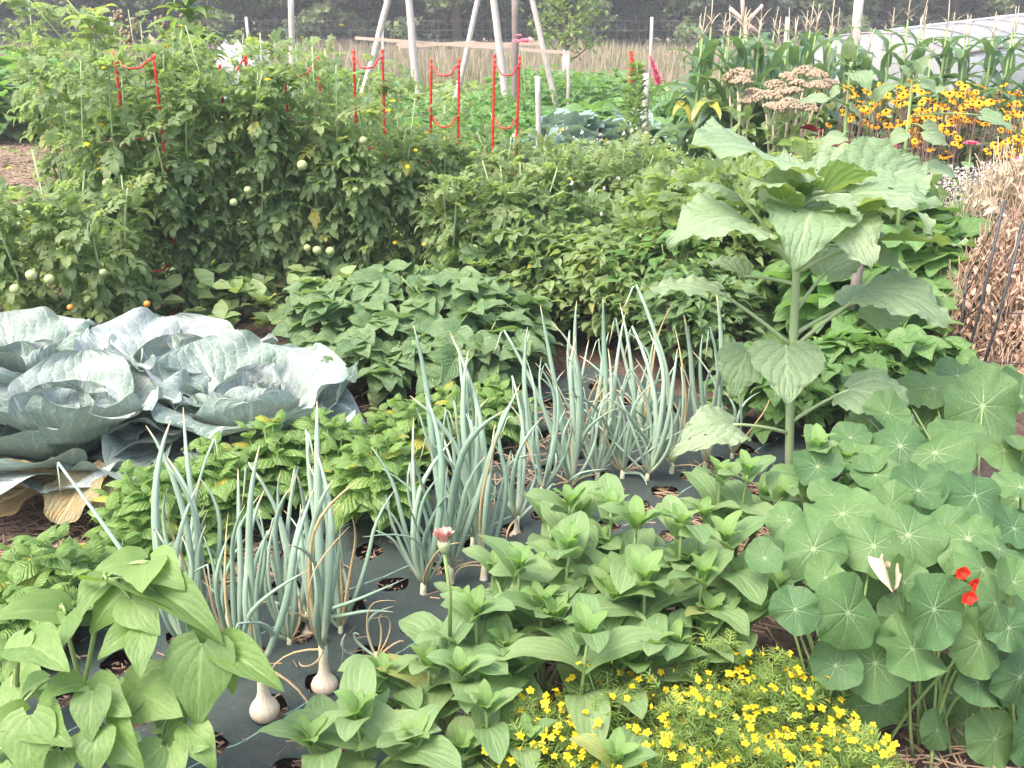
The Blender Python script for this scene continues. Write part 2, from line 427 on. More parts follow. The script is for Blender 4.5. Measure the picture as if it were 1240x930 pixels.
M['cone'] = plain('dark_cone', (.03, .012, .008), (.06, .03, .015), 80, .8)
M['tomato_green'] = plain('green_tomato_skin', (.26, .33, .12), (.42, .46, .24), 6, .25, .5, .02)
M['tomato_ripe'] = plain('ripe_tomato_skin', (.70, .16, .02), (.75, .3, .05), 6, .25, .5, .02)
M['squash_skin'] = plain('squash_skin', (.20, .24, .07), (.33, .34, .13), 8, .4, .4, .1)
M['red_metal'] = plain('red_painted_steel', (.50, .022, .012), (.62, .035, .02), 30, .4, .5, .05)
M['wood'] = plain('weathered_wood', (.36, .32, .29), (.56, .52, .49), 14, .85, .2, .4, .003, (12, 12, 1.2))
M['wood_pale'] = plain('peeled_log', (.42, .36, .33), (.66, .59, .56), 14, .8, .2, .4, .003, (8, 8, .8))
M['board'] = plain('bare_board', (.46, .33, .27), (.62, .47, .40), 14, .8, .2, .3, .003, (1, 10, 10))
M['wood_dark'] = plain('dark_post_wood', (.15, .12, .11), (.26, .22, .21), 14, .85, .2, .4, .003, (12, 12, 1.2))
M['bark'] = plain('bark', (.10, .075, .055), (.19, .15, .12), 12, .9, .2, .6, .02, (4, 4, 1))
M['wire'] = plain('galvanised_wire', (.16, .16, .17), (.26, .26, .27), 30, .5, .5)
M['black_wire'] = plain('black_wire', (.025, .028, .03), (.05, .05, .055), 30, .5, .5)
M['white_plastic'] = plain('white_sheet', (.70, .72, .72), (.80, .82, .82), 8, .5, .4, .1, trans=.2)
M['meadow'] = plain('dry_meadow_grass', (.30, .245, .175), (.43, .365, .265), 3, .85, .2, trans=.25, byrnd=True)
M['meadow_green'] = plain('green_meadow_grass', (.13, .19, .07), (.25, .28, .12), 3, .8, .2, trans=.3, byrnd=True)

# onion leaf: blue-green hollow leaf whose tip has dried straw-coloured on some
def onion_mat(name, dry):
    s = NT(name); U, V = s.uv(); r = s.rnd()
    nz = s.noise(18, 3)
    col = s.mix(r, (.20, .31, .225), (.33, .43, .33))
    st = s.math('SINE', s.math('MULTIPLY', U, 75.0))
    col = s.mix(s.rng(st, .3, 1.0, 0, .25), col, (.30, .41, .34))
    col = s.mix(s.rng(V, .16, .02), col, (.55, .60, .42))
    f = s.rng(s.math('ADD', V, s.math('MULTIPLY', nz, .12)), s.math('SUBTRACT', 1.02, s.math('MULTIPLY', r, dry)), 1.06)
    col = s.mix(f, col, (.60, .46, .25))
    b = s.bsdf(col, .4, .5, s.bump(s.math('ADD', st, nz), .15, .001))
    return s.done(b)
M['onion'] = onion_mat('onion_leaf', .13)
M['onion_dry'] = plain('dried_onion_leaf', (.48, .32, .15), (.70, .55, .33), 30, .75, .25, .3, .003, (8, 8, 1), trans=.15)
def bulb_mat():
    s = NT('onion_bulb'); U, V = s.uv()
    st = s.noise(14, 3)
    col = s.mix(s.rng(V, .05, .55), (.42, .28, .18), (.72, .64, .52))
    col = s.mix(s.rng(st, .45, .7, 0, .55), col, (.60, .42, .26))
    col = s.mix(s.rng(V, .75, 1.0), col, (.50, .58, .36))
    ln = s.math('SINE', s.math('MULTIPLY', U, 88.0))
    return s.done(s.bsdf(col, .4, .45, s.bump(s.math('ADD', ln, st), .2, .001)))
M['bulb'] = bulb_mat()

def fabric_mat():
    s = NT('woven_weed_fabric'); U, V = s.uv()
    wv = s.math('MULTIPLY', s.math('SINE', s.math('MULTIPLY', U, 2400.0)), s.math('SINE', s.math('MULTIPLY', V, 2400.0)))
    n1 = s.noise(3.2, 4, s.pos()); n2 = s.noise(60, 4, s.pos()); n3 = s.noise(240, 2, s.pos())
    col = s.mix(s.rng(n1, .3, .7), (.022, .036, .034), (.039, .055, .052))
    col = s.mix(s.rng(n3, .56, .75, 0, .45), col, (.13, .14, .13))
    d = s.math('ABSOLUTE', s.math('SUBTRACT', s.math('FRACT', s.math('ADD', s.math('DIVIDE', V, .31), .63)), .5))
    ln = s.math('MULTIPLY', s.rng(d, .0075, .0045), s.rng(n2, .3, .5))
    col = s.mix(s.math('MULTIPLY', ln, .75), col, (.24, .42, .34))
    dust = s.rng(s.noise(9, 6, s.pos(), .75), .5, .75)
    col = s.mix(s.math('MULTIPLY', dust, .5), col, (.10, .095, .085))
    return s.done(s.bsdf(col, .7, .22, s.bump(s.math('ADD', s.math('MULTIPLY', wv, .5), n2), .25, .002)))
M['fabric'] = fabric_mat()

def ground_mat():
    s = NT('garden_soil'); p = s.pos()
    sp = s.n('SeparateXYZ'); s.t.links.new(p, sp.inputs[0])
    n1 = s.noise(1.3, 5, p); n2 = s.noise(28, 5, p)
    soil = s.mix(s.rng(n2, .3, .7), (.055, .038, .030), (.15, .105, .085))
    grass = s.mix(s.rng(n2, .3, .7), (.06, .10, .035), (.16, .18, .07))
    dry = s.mix(s.rng(n2, .3, .7), (.22, .17, .10), (.36, .29, .19))
    far = s.rng(s.math('ADD', sp.outputs[1], s.math('MULTIPLY', n1, 3.0)), 6.5, 9.0)
    col = s.mix(far, soil, grass)
    col = s.mix(s.rng(s.math('ADD', sp.outputs[1], s.math('MULTIPLY', n1, 4.0)), 19, 23), col, dry)
    return s.done(s.bsdf(col, .95, .15, s.bump(n2, .8, .03)))
M['ground'] = ground_mat()

def film_mat():
    s = NT('greenhouse_film')
    nz = s.noise(2.0, 4, None)
    b = s.bsdf(s.mix(s.rng(nz, .3, .7), (.42, .43, .47), (.54, .55, .59)), .3, .5, s.bump(nz, .3, .03))
    tr = s.n('BsdfTranslucent'); s.set(tr.inputs[0], (.75, .72, .72))
    tp = s.n('BsdfTransparent'); s.set(tp.inputs[0], (.9, .9, .92))
    mx = s.n('MixShader'); s.set(mx.inputs[0], .4); s.t.links.new(b, mx.inputs[1]); s.t.links.new(tr.outputs[0], mx.inputs[2])
    m2 = s.n('MixShader'); s.set(m2.inputs[0], .25); s.t.links.new(mx.outputs[0], m2.inputs[1]); s.t.links.new(tp.outputs[0], m2.inputs[2])
    return s.done(m2.outputs[0])
M['film'] = film_mat()
# ================================================================ SETTING
gb = MB()
gx = np.concatenate([np.linspace(-400, -10, 6), np.linspace(-8, 8, 41), np.linspace(10, 400, 6)])
gy = np.concatenate([np.linspace(-200, -1, 5), np.linspace(0, 24, 61), np.linspace(27, 600, 8)])
nx, ny = len(gx), len(gy)
gv = np.array([(x, y, (0.02 * math.sin(x * 2.3 + y) * math.sin(y * 1.9) + 0.015 * math.sin(7 * x) * math.sin(5 * y + x)) - 0.03 if (abs(x) < 9 and 0 <= y < 24) else -0.03) for y in gy for x in gx])
gq = [(j * nx + i, j * nx + i + 1, (j + 1) * nx + i + 1, (j + 1) * nx + i) for j in range(ny - 1) for i in range(nx - 1)]
gb.add(gv, gq)
tag(gb.build('ground', M['ground']), kind='structure')

# ---- weed fabric with planting holes: rows run along FU (towards the upper right of the picture)
F0 = G(325, 870)[:2]
FU = unit(A(0.70, 0.714)); FV = A(-FU[1], FU[0])
def fab(u, v): return F0 + FU * u + FV * v
def fz(u, v): return 0.022 + 0.010 * math.sin(4 * u + 1) * math.sin(5 * v) + 0.004 * math.sin(13 * u + 9 * v) + .0025 * math.sin(31 * u - 22 * v)
hole_uv = []
for r in range(-3, 5):
    for c in range(-4, 17):
        hole_uv.append((c * 0.156 + (0.078 if r % 2 else 0.0) + R.uniform(-.008, .008), r * 0.205 + R.uniform(-.008, .008)))
U0, U1, V0, V1 = -1.0, 2.35, -0.34, 0.98
vs2, edges = [], []
def ring(pts):
    k = len(vs2)
    vs2.extend([Vector(p) for p in pts]); m = len(pts)
    edges.extend([(k + i, k + (i + 1) % m) for i in range(m)])
outer = []
for i in range(40): outer.append((U0 + (U1 - U0) * i / 40, V0))
for i in range(20): outer.append((U1, V0 + (V1 - V0) * i / 20))
for i in range(40): outer.append((U1 - (U1 - U0) * i / 40, V1))
for i in range(20): outer.append((U0, V1 - (V1 - V0) * i / 20))
ring(outer)
holes = []
for (u, v) in hole_uv:
    if U0 + .1 < u < U1 - .1 and V0 + .1 < v < V1 - .1:
        rr_ = R.uniform(.040, .050); ph = R.uniform(0, 6)
        ring([(u + rr_ * (1 + .08 * math.sin(3 * t + ph)) * math.cos(t), v + rr_ * (1 + .08 * math.sin(2 * t + ph)) * math.sin(t)) for t in [2 * math.pi * k / 22 for k in range(22)]])
        holes.append((u, v, rr_))
for i in range(1, 56):
    for j in range(1, 28):
        u, v = U0 + (U1 - U0) * i / 56, V0 + (V1 - V0) * j / 28
        if all((u - a) ** 2 + (v - b) ** 2 > (c * 1.25) ** 2 for a, b, c in holes): vs2.append(Vector((u, v)))
ov, oe, of, *_ = delaunay_2d_cdt(vs2, edges, [], 0, 1e-5)
keep = []
for f in of:
    cu = sum(ov[i].x for i in f) / len(f); cv = sum(ov[i].y for i in f) / len(f)
    if not (U0 <= cu <= U1 and V0 <= cv <= V1): continue
    if any((cu - a) ** 2 + (cv - b) ** 2 < (c * .97) ** 2 for a, b, c in holes): continue
    keep.append(tuple(f))
def fpt(p):
    q = fab(p.x, p.y); z = fz(p.x, p.y)
    for a, b, c in holes:
        dd = math.hypot(p.x - a, p.y - b)
        if dd < c * 1.2: z += 0.004 * math.sin(3 * math.atan2(p.y - b, p.x - a) + a * 50)
    return (q[0], q[1], z)
fm = MB()
fm.add(np.array([fpt(p) for p in ov]), None, np.array(keep), np.array([(p.x, p.y) for p in ov]))
fo = fm.build('weed_fabric', M['fabric'])
tag(fo, 'dark blue-grey woven weed fabric with round planting holes and thin green lines under the onions', 'weed fabric')

# ---- straw mulch scattered on the soil (uncountable)
mu = MB()
def straw_bits(n, fn, zf, lo=.03, hi=.09, m=0, wid=.0014):
    for _ in range(n):
        x, y = fn(); L = R.uniform(lo, hi); a = R.uniform(0, math.pi)
        d = A(math.cos(a), math.sin(a), R.uniform(-.15, .15)); c = A(x, y, zf(x, y) + R.uniform(0, .02))
        s_ = unit(np.cross(d, A(0, 0, 1))) * wid * R.uniform(.6, 2.2); e = d * L / 2
        up_ = A(0, 0, .003)
        mu.add(np.array([c - e - s_, c - e + s_, c + e + s_, c + e - s_, c - e + up_, c + e + up_]), [(0, 4, 5, 3), (4, 1, 2, 5)], None, None, m)
def near_px(x0, y0, x1, y1):
    def f():
        p = G(R.uniform(x0, x1), R.uniform(y0, y1)); return p[0], p[1]
    return f
z0 = lambda x, y: 0.0
straw_bits(1800, near_px(0, 560, 330, 720), lambda x, y: .028)
straw_bits(500, near_px(380, 480, 700, 600), lambda x, y: .028)
straw_bits(900, near_px(760, 560, 1000, 680), z0)
straw_bits(700, near_px(560, 800, 800, 930), z0)
straw_bits(900, near_px(880, 640, 1240, 1000), z0)
def in_holes():
    a, b, c = R.choice(holes); t, q = R.uniform(0, 6.28), c * math.sqrt(R.random()); p = fab(a + q * math.cos(t), b + q * math.sin(t)); return p[0], p[1]
straw_bits(3400, in_holes, lambda x, y: -.008, .006, .022, 0, .0011)
straw_bits(420, lambda: tuple(fab(R.uniform(-.9, 2.2), R.uniform(-.3, .9))), lambda x, y: .034, .008, .045, 0, .0009)
def left_path(): return R.uniform(-7.5, -3.2), R.uniform(8.0, 12.5)
straw_bits(9000, left_path, lambda x, y: .06 + .03 * math.sin(3 * x) * math.sin(2 * y), .06, .22, 0, .006)
tag(mu.build('straw_mulch', M['mulch']), 'loose reddish straw mulch lying over the soil between the beds', 'mulch', kind='stuff')

# ---- dry meadow beyond the garden
md = MB()
for _ in range(38000):
    y = 19.5 + 24 * R.random() ** 1.3; x = R.uniform(-.62, .62) * y
    h = R.uniform(.35, .8) * (0.7 + .3 * math.sin(x * .7) * math.cos(y * .5)); a = R.uniform(0, 6.28)
    w = .004 + .00045 * y; s_ = A(math.cos(a), math.sin(a), 0) * w
    ln = A(R.uniform(-.2, .2), R.uniform(-.2, .2), 0) * h; b = A(x, y, -.03)
    g = 1 if R.random() < .22 + .3 * math.sin(x * .5 + y) else 0
    md.add(np.array([b - s_, b + s_, b + ln * .4 + A(0, 0, h * .6) + s_ * .8, b + ln * .4 + A(0, 0, h * .6) - s_ * .8, b + ln + A(0, 0, h)]), [(0, 1, 2, 3)], [(3, 2, 4)], None, g)
tag(md.build('meadow_grass', [M['meadow'], M['meadow_green']]), 'tall pinkish dry grass of the meadow in front of the woods', 'grass', kind='stuff')

# ---- low weeds that cover the ground between the plants further back (uncountable)
wd = MB()
T_small = [leaf_t(p_ovate, .33, 3, 4, .3, .7, seed=i) for i in range(3)]
for _ in range(9000):
    y = R.uniform(4.6, 19.5); x = R.uniform(-.6, .6) * y
    if x < -3.0 and 7.6 < y < 12.6: continue
    s_ = R.uniform(.05, .10) * (1 + y * .04); b = A(x, y, R.uniform(0, .28))
    for k in range(4):
        a = R.uniform(0, 6.28); put(wd, R.choice(T_small), b, b + A(math.cos(a), math.sin(a), R.uniform(-.2, .8)) * s_, A(R.uniform(-.4, .4), R.uniform(-.6, .2), 1))
for _ in range(4200):
    y = R.uniform(.6, 6.5); sx_ = R.choice((-1, 1)); x = sx_ * (R.uniform(.55, .62) * y + R.uniform(.75, 2.6))
    s_ = R.uniform(.03, .08); b = A(x, y, R.uniform(0, .10))
    for k in range(4):
        a = R.uniform(0, 6.28); put(wd, R.choice(T_small), b, b + A(math.cos(a), math.sin(a), R.uniform(-.2, .8)) * s_, A(R.uniform(-.4, .4), R.uniform(-.4, .4), 1))
tag(wd.build('garden_weeds', M['weed']), 'low green weeds covering the soil between the vegetable rows', 'weeds', kind='stuff')

# ---- woods behind the meadow
wl = MB()
T_clump = [compound([(leaf_t(p_ovate, .4, 3, 3, .3, .6, seed=k * 9 + i), rv(.25), rv(.25) + unit(A(math.cos(i * 1.3), math.sin(i * 1.3), R.uniform(-.5, .7))) * .75, rv(1) + A(0, 0, .8), 1.0) for i in range(5)]) for k in range(4)]
for _ in range(7000):
    x, y = R.uniform(-38, 38), R.uniform(47, 54); z = R.uniform(0, 9)
    c = A(x, y, z); s_ = R.uniform(.5, 1.0)
    put(wl, R.choice(T_clump), c, c + unit(rv() + A(0, -.4, -.3)) * s_, A(R.uniform(-.5, .5), -.6, .8))
wlo = wl.build('distant_woods', M['forest'])
tag(wlo, 'dark mass of woodland closing the view behind the single trees', 'woods', kind='stuff')

def forest_proto(seed):
    R.seed(seed)
    t = thing('forest_tree', 'dark leafy tree at the edge of the woods behind the dry meadow', 'tree', (0, 0, 0), 'trees at the edge of the woods')
    tb = MB(); H = R.uniform(8, 10)
    tube(tb, [A(0, 0, -.1), A(.1, .05, H * .3), A(0, .15, H * .6), A(.1, 0, H * .85)], [.2, .16, .11, .04], 8)
    cr = MB(); ends = []
    for k in range(22):
        z = H * (.08 + .8 * k / 22); a = k * 2.4 + R.uniform(-.4, .4); L = (2.5 - 1.5 * abs(z / H - .35)) * R.uniform(.7, 1.1)
        e = A(math.cos(a) * L, math.sin(a) * L, z + .5 * R.uniform(-.6, .8)); b = A(0.05, .08, z)
        tube(tb, bez(b, (b + e) / 2 + A(0, 0, .35), e, 5), np.linspace(.05, .012, 5), 5); ends.append((b, e))
    cl_ = [(b + (e - b) * R.uniform(.45, 1.1) + rv(.3), R.uniform(.28, .6), R.random() < .3) for b, e in ends for _ in range(4)]
    for _ in range(2600):
        cc, cr_, pale_ = R.choice(cl_); p = cc + unit(rv()) * cr_ * R.random() ** .4 * A(1.2, 1.2, .7); s_ = R.uniform(.18, .40)
        out = unit(A(p[0], p[1], .2))
        put(cr, R.choice(T_clump), p, p + unit(out * .7 + rv(.7) + A(0, 0, -.25)) * s_, out * .4 + rv(.5) + A(0, 0, .9), 1.0, 1 if pale_ else 0)
    tb.build('trunk', M['bark'], t); cr.build('crown', [M['forest'], M['forest_pale']], t)
    return t
protos = [forest_proto(100 + i) for i in range(3)]
spots = [(-23, 42), (-20, 46), (-17.6, 41.5), (-15, 45), (-12.4, 42), (-10, 46), (-7.3, 41.8), (-4.6, 44.5), (-2.2, 41.2), (.4, 44), (2.8, 42), (5.4, 45.4), (7.8, 41.6), (10.4, 44.6), (13, 42.2), (15.4, 46), (18, 42.6), (20.6, 45), (23.5, 42.4), (-25.5, 45)]
for i, (x, y) in enumerate(spots):
    o = protos[i] if i < 3 else copy_tree(protos[i % 3])
    o.location = (x, y, 0); o.rotation_euler = (0, 0, i * 1.7); s_ = .85 + .3 * ((i * 37) % 10) / 10; o.scale = (s_, s_, s_)
R.seed(11)
# ---- the air: pale haze
hz = NT('pale_air')
pv = hz.n('VolumePrincipled'); pv.inputs['Color'].default_value = (.86, .90, .95, 1); pv.inputs['Density'].default_value = .0027
hz.t.links.new(pv.outputs[0], hz.out.inputs['Volume'])
hb_ = MB(); box(hb_, (0, 190, 6), (860, 840, 14))
bpy_h = hb_.build('haze', hz.m); tag(bpy_h, 'thin pale haze in the air', kind='stuff')
# ================================================================ BACK OF THE GARDEN
def post(name, label, a, b, r, mat, cat='post', seg=8, group=None, taper=.9):
    a, b = A(*a), A(*b); t = MB(); n = 7
    side = A(R.uniform(-1, 1), R.uniform(-1, 1), 0) * r * .25
    pts = [a + (b - a) * k / (n - 1) + side * math.sin(k * 1.9) for k in range(n)]
    tube(t, pts, np.linspace(r, r * taper, n), seg)
    o = t.build(name, mat, None, tuple(a))
    return tag(o, label, cat, group)

# wire fence along the meadow: posts + one sheet of mesh
ft = thing('wire_fence', 'tall grey woven wire fence on posts along the dry meadow', 'fence', (0, 22.5, 0))
for x in np.arange(-11.5, 12.0, 2.9):
    pb = MB(); tube(pb, [A(x, 22.5, -.05), A(x + .01, 22.5, .7), A(x, 22.5, 1.42)], .035, 6); pb.build('post', M['wood'], ft)
wm = MB()
for x in np.arange(-11.5, 11.8, .16): tube(wm, [A(x, 22.5, 0), A(x, 22.51, .65), A(x, 22.5, 1.34)], .0026, 3, cap=False)
for z in (.05, .22, .4, .58, .76, .95, 1.15, 1.34): tube(wm, [A(x, 22.5 + .01 * math.sin(x), z) for x in np.linspace(-11.6, 11.7, 16)], .0026, 3, cap=False)
wm.build('wire_mesh', M['wire'], ft)

# A-frame of peeled logs with boards laid across
af = thing('log_frame', 'a-frame of pale peeled logs with bare boards tied across, behind the potato rows', 'frame', P(560, 110, 13.0) * A(1, 1, 0))
def log(pxa, pya, pxb, pyb, Y, r, mat='wood_pale', Yb=None):
    a, b = P(pxa, pya, Y), P(pxb, pyb, Yb or Y); d = b - a
    b = b + d * (2.4 - b[2]) / d[2] if abs(d[2]) > .1 else b
    a = a - d * (a[2] + .05) / d[2]
    m_ = MB(); n = 8; w = rv(.012)
    tube(m_, [a + (b - a) * k / (n - 1) + w * math.sin(k * 1.7) for k in range(n)], np.linspace(r * 1.08, r * .85, n), 9)
    m_.build('log', M[mat], af)
log(457, 49, 472, -5, 13.6, .044); log(503, 88, 494, -5, 12.6, .047)
log(568, 49, 580, -5, 13.6, .038); log(610, 100, 597, -5, 12.6, .046); log(664, 86, 643, -5, 12.9, .036)
for (x0, y0, x1, y1, Y, th) in ((430, 46, 690, 64, 12.75, .035), (480, 54, 655, 53, 13.3, .035), (482, 57, 575, 51, 13.0, .035), (575, 52, 668, 64, 13.05, .035)):
    a, b = P(x0, y0, Y), P(x1, y1, Y); d = b - a; L = np.linalg.norm(d); x_ = d / L; y_ = A(0, 1, 0) - x_ * x_[1]; y_ = unit(y_); z_ = np.cross(x_, y_)
    m_ = MB(); box(m_, (a + b) / 2, (L, .03, th), np.stack([x_, y_, z_], 1)); m_.build('board', M['board'], af)
post('wooden_post', 'dark thin post standing upright inside the log a-frame', P(623, 150, 12.2) * A(1, 1, 0), P(624, -12, 12.2), .045, M['wood_dark'])
post('wooden_post', 'grey weathered post rising above the tomatoes on the far left', P(353, 130, 13) * A(1, 1, 0), P(352, -14, 13), .042, M['wood'])
post('wooden_post', 'thick grey round post in the corn beside the low greenhouse', P(1036, 140, 9.6) * A(1, 1, 0), P(1040, -14, 9.6), .048, M['wood'])
post('wooden_stake', 'weathered stake leaning a little in front of the potato plants', P(654, 200, 8.6) * A(1, 1, 0), P(651, 92, 8.6), .026, M['wood'], 'stake')
post('wooden_stake', 'flat grey stake beside the tall seeding green stalk', P(780, 190, 8.0) * A(1, 1, 0), P(783, 89, 8.0), .026, M['wood'], 'stake')
post('wooden_stake', 'short pale stake at the back by the young fruit tree', P(689, 115, 13) * A(1, 1, 0), P(688, 66, 13), .025, M['wood_pale'], 'stake')
# tangle of bare sticks above the corn
st = thing('stick_tripod', 'bare crossed sticks poking up above the left end of the corn', 'sticks', P(902, 60, 10.5) * A(1, 1, 0))
for (xa, ya, xb, yb) in ((884, 10, 925, 45), (900, 26, 899, -6), (903, 26, 924, 6), (902, 130, 902, 24)):
    m_ = MB(); tube(m_, [P(xa, ya, 10.5), P((xa + xb) / 2, (ya + yb) / 2 + 1, 10.52), P(xb, yb, 10.5)], .02, 6); m_.build('stick', M['board'], st)

# low greenhouse tunnel on the far right
gh = thing('greenhouse_tunnel', 'low greenhouse tunnel of milky plastic film at the right edge behind the corn', 'greenhouse', (9, 17, 0))
a0, a1 = P(1062, 42, 16.0), P(1330, 8, 27.0)
ax = unit((a1 - a0) * A(1, 1, 0)); sx = A(ax[1], -ax[0], 0)     # sx points to the viewer's side
if sx[1] > 0: sx = -sx
def arch(t, f):  # t along, f in 0..1 across
    c = a0 + (a1 - a0) * t; h = c[2]; an = math.pi * f
    return A(c[0], c[1], 0) + sx * 1.6 * math.cos(an) + A(0, 0, h * max(0, math.sin(an)) ** .62)
fb = MB(); nu_, nv_ = 40, 25
fv = np.array([arch(i / nu_, j / (nv_ - 1)) + A(0, 0, .012 * math.sin(i * 2.1 + j)) for i in range(nu_ + 1) for j in range(nv_)])
fb.add(fv, [(i * nv_ + j, i * nv_ + j + 1, (i + 1) * nv_ + j + 1, (i + 1) * nv_ + j) for i in range(nu_) for j in range(nv_ - 1)])
fb.build('plastic_film', M['film'], gh)
for k in range(9):
    m_ = MB(); tube(m_, [arch(k / 8, j / 16) + A(0, 0, .03) for j in range(17)], .018, 6); m_.build('hoop', M['wire'], gh)
m_ = MB(); tube(m_, [arch(t, .22) + A(0, 0, .035) for t in np.linspace(0, 1, 12)], .028, 6); m_.build('side_rail', M['wood_dark'], gh)
m_ = MB(); tube(m_, [arch(t, .5) + A(0, 0, .04) for t in np.linspace(0, 1, 12)], .022, 6); m_.build('ridge_pole', M['white_plastic'], gh)
ew = MB(); ev = [arch(0, j / 16) for j in range(17)]; cc = (ev[0] + ev[-1]) / 2
ew.add(np.array(ev + [cc]), None, [(j, j + 1, 17) for j in range(16)]); ew.build('end_wall', M['film'], gh)

# white row cover on the far left
rc = MB(); c = P(292, 52, 14.5)
cv = []
for i in range(13):
    for j in range(9):
        an = math.pi * j / 8; x = -.32 + .64 * i / 12
        cv.append(A(c[0] + x, 14.5 + .4 * math.cos(an), (c[2] + .0) * math.sin(an) ** .7 * (1 + .05 * math.sin(i * 2.0 + j))))
rc.add(np.array(cv), [(i * 9 + j, i * 9 + j + 1, (i + 1) * 9 + j + 1, (i + 1) * 9 + j) for i in range(12) for j in range(8)])
tag(rc.build('row_cover', M['film']), 'white sheet row cover showing above the tomatoes on the left', 'row cover')

# ---------------------------------------------------------------- generic leafy plant
T_ov = [leaf_t(p_ovate, .31, 5, 6, .3, .8, .02, seed=i) for i in range(4)]
T_ln = [leaf_t(p_lance, .17, 3, 6, .3, 1.1, .02, seed=i) for i in range(4)]
T_ht = [leaf_t(p_heart, .50, 5, 7, .2, .8, .03, 2, .16, seed=i) for i in range(5)]
T_htH = [leaf_t(p_heart, .48, 9, 12, .14 + .08 * (i % 3), .5 + .2 * (i % 4), .035, 2.2, .17, seed=i, twist=.3 * (-1) ** i) for i in range(7)]
def bush(name, label, cat, base, h, r, n, temps, size, mats, group=None, stem='stem', upn=.7, droop=-.2, shell=.45, wch=1.0, ns=6, tri=False, pick=None, zmin=.12, stem_r=.007):
    base = A(base[0], base[1], 0)
    t = thing(name, label, cat, base, group)
    fo_, sb = MB(), MB(); tops = []
    for k in range(ns):
        a = k * 6.28 / ns + R.uniform(-.4, .4); q = r * R.uniform(.2, .75)
        e = base + A(math.cos(a) * q, math.sin(a) * q, h * R.uniform(.7, .95))
        tube(sb, bez(base + A(math.cos(a), math.sin(a), 0) * .02, base + (e - base) * A(.3, .3, .6), e, 6), np.linspace(stem_r, stem_r * .45, 6), 5); tops.append(e)
    for k in range(int(n * 1.45)):
        d = unit(A(R.gauss(0, 1), R.gauss(0, 1), R.gauss(0, 1) + .35)); q = R.random() ** shell
        p = base + A(d[0] * r * q, d[1] * r * q, h * .5 + d[2] * h * .48 * q)
        if p[2] < h * zmin: p[2] = h * R.uniform(zmin, .5)
        out = unit(A(d[0], d[1], 0) + rv(.5) * A(1, 1, 0)); s_ = size * R.uniform(.65, 1.2)
        mi = 0 if pick is None else pick(p[2] / h)
        td = unit(out + A(0, 0, droop + R.uniform(-.4, .5))); nn = A(0, 0, upn) + out * .35 + rv(.45)
        put(fo_, R.choice(temps), p, p + td * s_, nn, wch, mi)
        if tri:
            sd_ = unit(np.cross(td, unit(nn)))
            for sg in (-1, 1):
                t2 = unit(td * .35 + sd_ * sg + A(0, 0, -.15)); put(fo_, R.choice(temps), p - td * s_ * .05, p + t2 * s_ * .9, nn + sd_ * sg * .2, wch, mi)
    sb.build('stem', M[stem], t); fo_.build('foliage', mats, t)
    return t

# potato / bean rows in the middle distance
lab = ['leafy green potato plant just right of the fifth red cage from the left', 'leafy green potato plant under the boards of the log frame', 'leafy green potato plant between the last red cage and the weathered stake', 'potato plant at the far end behind the log legs', 'potato plant in the second row left of the kale', 'bushy potato plant behind the tallest red cage', 'low potato plant at the foot of the pale leaning log', 'pale potato plant left of the chard clump']
for k, (px, py, Y, h) in enumerate([(565, 120, 9.4, .62), (590, 100, 10.8, .62), (640, 118, 9.6, .62), (600, 88, 12.0, .62), (690, 118, 9.8, .55), (575, 140, 8.4, .6), (510, 98, 11.2, .6), (455, 105, 10.6, .6)]):
    p = P(px, py, Y); bush('potato_plant', lab[k], 'potato plant', p, h + .1 * R.random(), .55, 420, T_ov, .10, M['potato'], 'potato plants behind the red cages', pick=None)
# extra rows
lab = ['fresh green bean bush left of the red gladiolus', 'low bean bush under the far wire fence', 'pale green bean bush at the left end of the far bed', 'bean bush between the young tree and the gladiolus']
for k, (px, Y) in enumerate([(735, 14.5), (655, 15.5), (420, 15), (700, 13.5)]):
    p = P(px, 90, Y); bush('bean_bush', lab[k], 'bean bush', p, .78, .9, 520, T_ov, .14, M['squash'], 'bean bushes in the far bed')
# kale / cabbages at mid distance
def rosette(name, label, cat, base, h, r, mats, temps, n=26, group=None, w=1.0, stemmat='stem'):
    base = A(base[0], base[1], 0); t = thing(name, label, cat, base, group); f_ = MB(); s_ = MB()
    tube(s_, [base, base + A(0, 0, h * .45)], [.03, .025], 6)
    for k in range(n):
        f = k / n; a = k * 2.4; el = .15 + 1.15 * f
        d = A(math.cos(a) * math.cos(el), math.sin(a) * math.cos(el), math.sin(el)); b = base + A(0, 0, h * (.15 + .4 * f)) + d * .04
        L = r * (1.05 - .45 * f) * R.uniform(.85, 1.15)
        put(f_, R.choice(temps), b, b + d * L, A(-d[0] * .6, -d[1] * .6, 1) + rv(.25), w)
    s_.build('stem', M[stemmat], t); f_.build('foliage', mats, t); return t
T_kale = [leaf_t(p_obov, .42, 9, 9, .15, 1.2, .09, 4, seed=i) for i in range(5)]
lab = ['blue-green kale with curled leaves left of the red spot of lettuce', 'pale grey cabbage head leaf clump right of the kale', 'dark kale plant behind the weathered stake', 'low pale cabbage under the last red cage', 'pale cabbage showing beside the flat grey stake']
for k, (px, py, Y, h, r) in enumerate([(705, 140, 8.4, .92, .42), (745, 140, 8.5, .76, .44), (675, 135, 8.8, .86, .40), (625, 165, 7.6, .62, .42), (770, 130, 9.2, .74, .44)]):
    rosette('kale_plant' if k in (0, 2) else 'cabbage_plant', lab[k], 'kale' if k in (0, 2) else 'cabbage', P(px, py, Y), h, r, M['kale'], T_kale, 30)
bush('lettuce_plant', 'small red lettuce showing between the kale and the pale cabbage', 'lettuce', P(723, 118, 9.9), .5, .11, 50, T_ov, .1, M['petal_red'])
T_chard = [leaf_t(p_obov, .34, 7, 8, .2, 1.0, .06, 4, seed=20 + i) for i in range(4)]
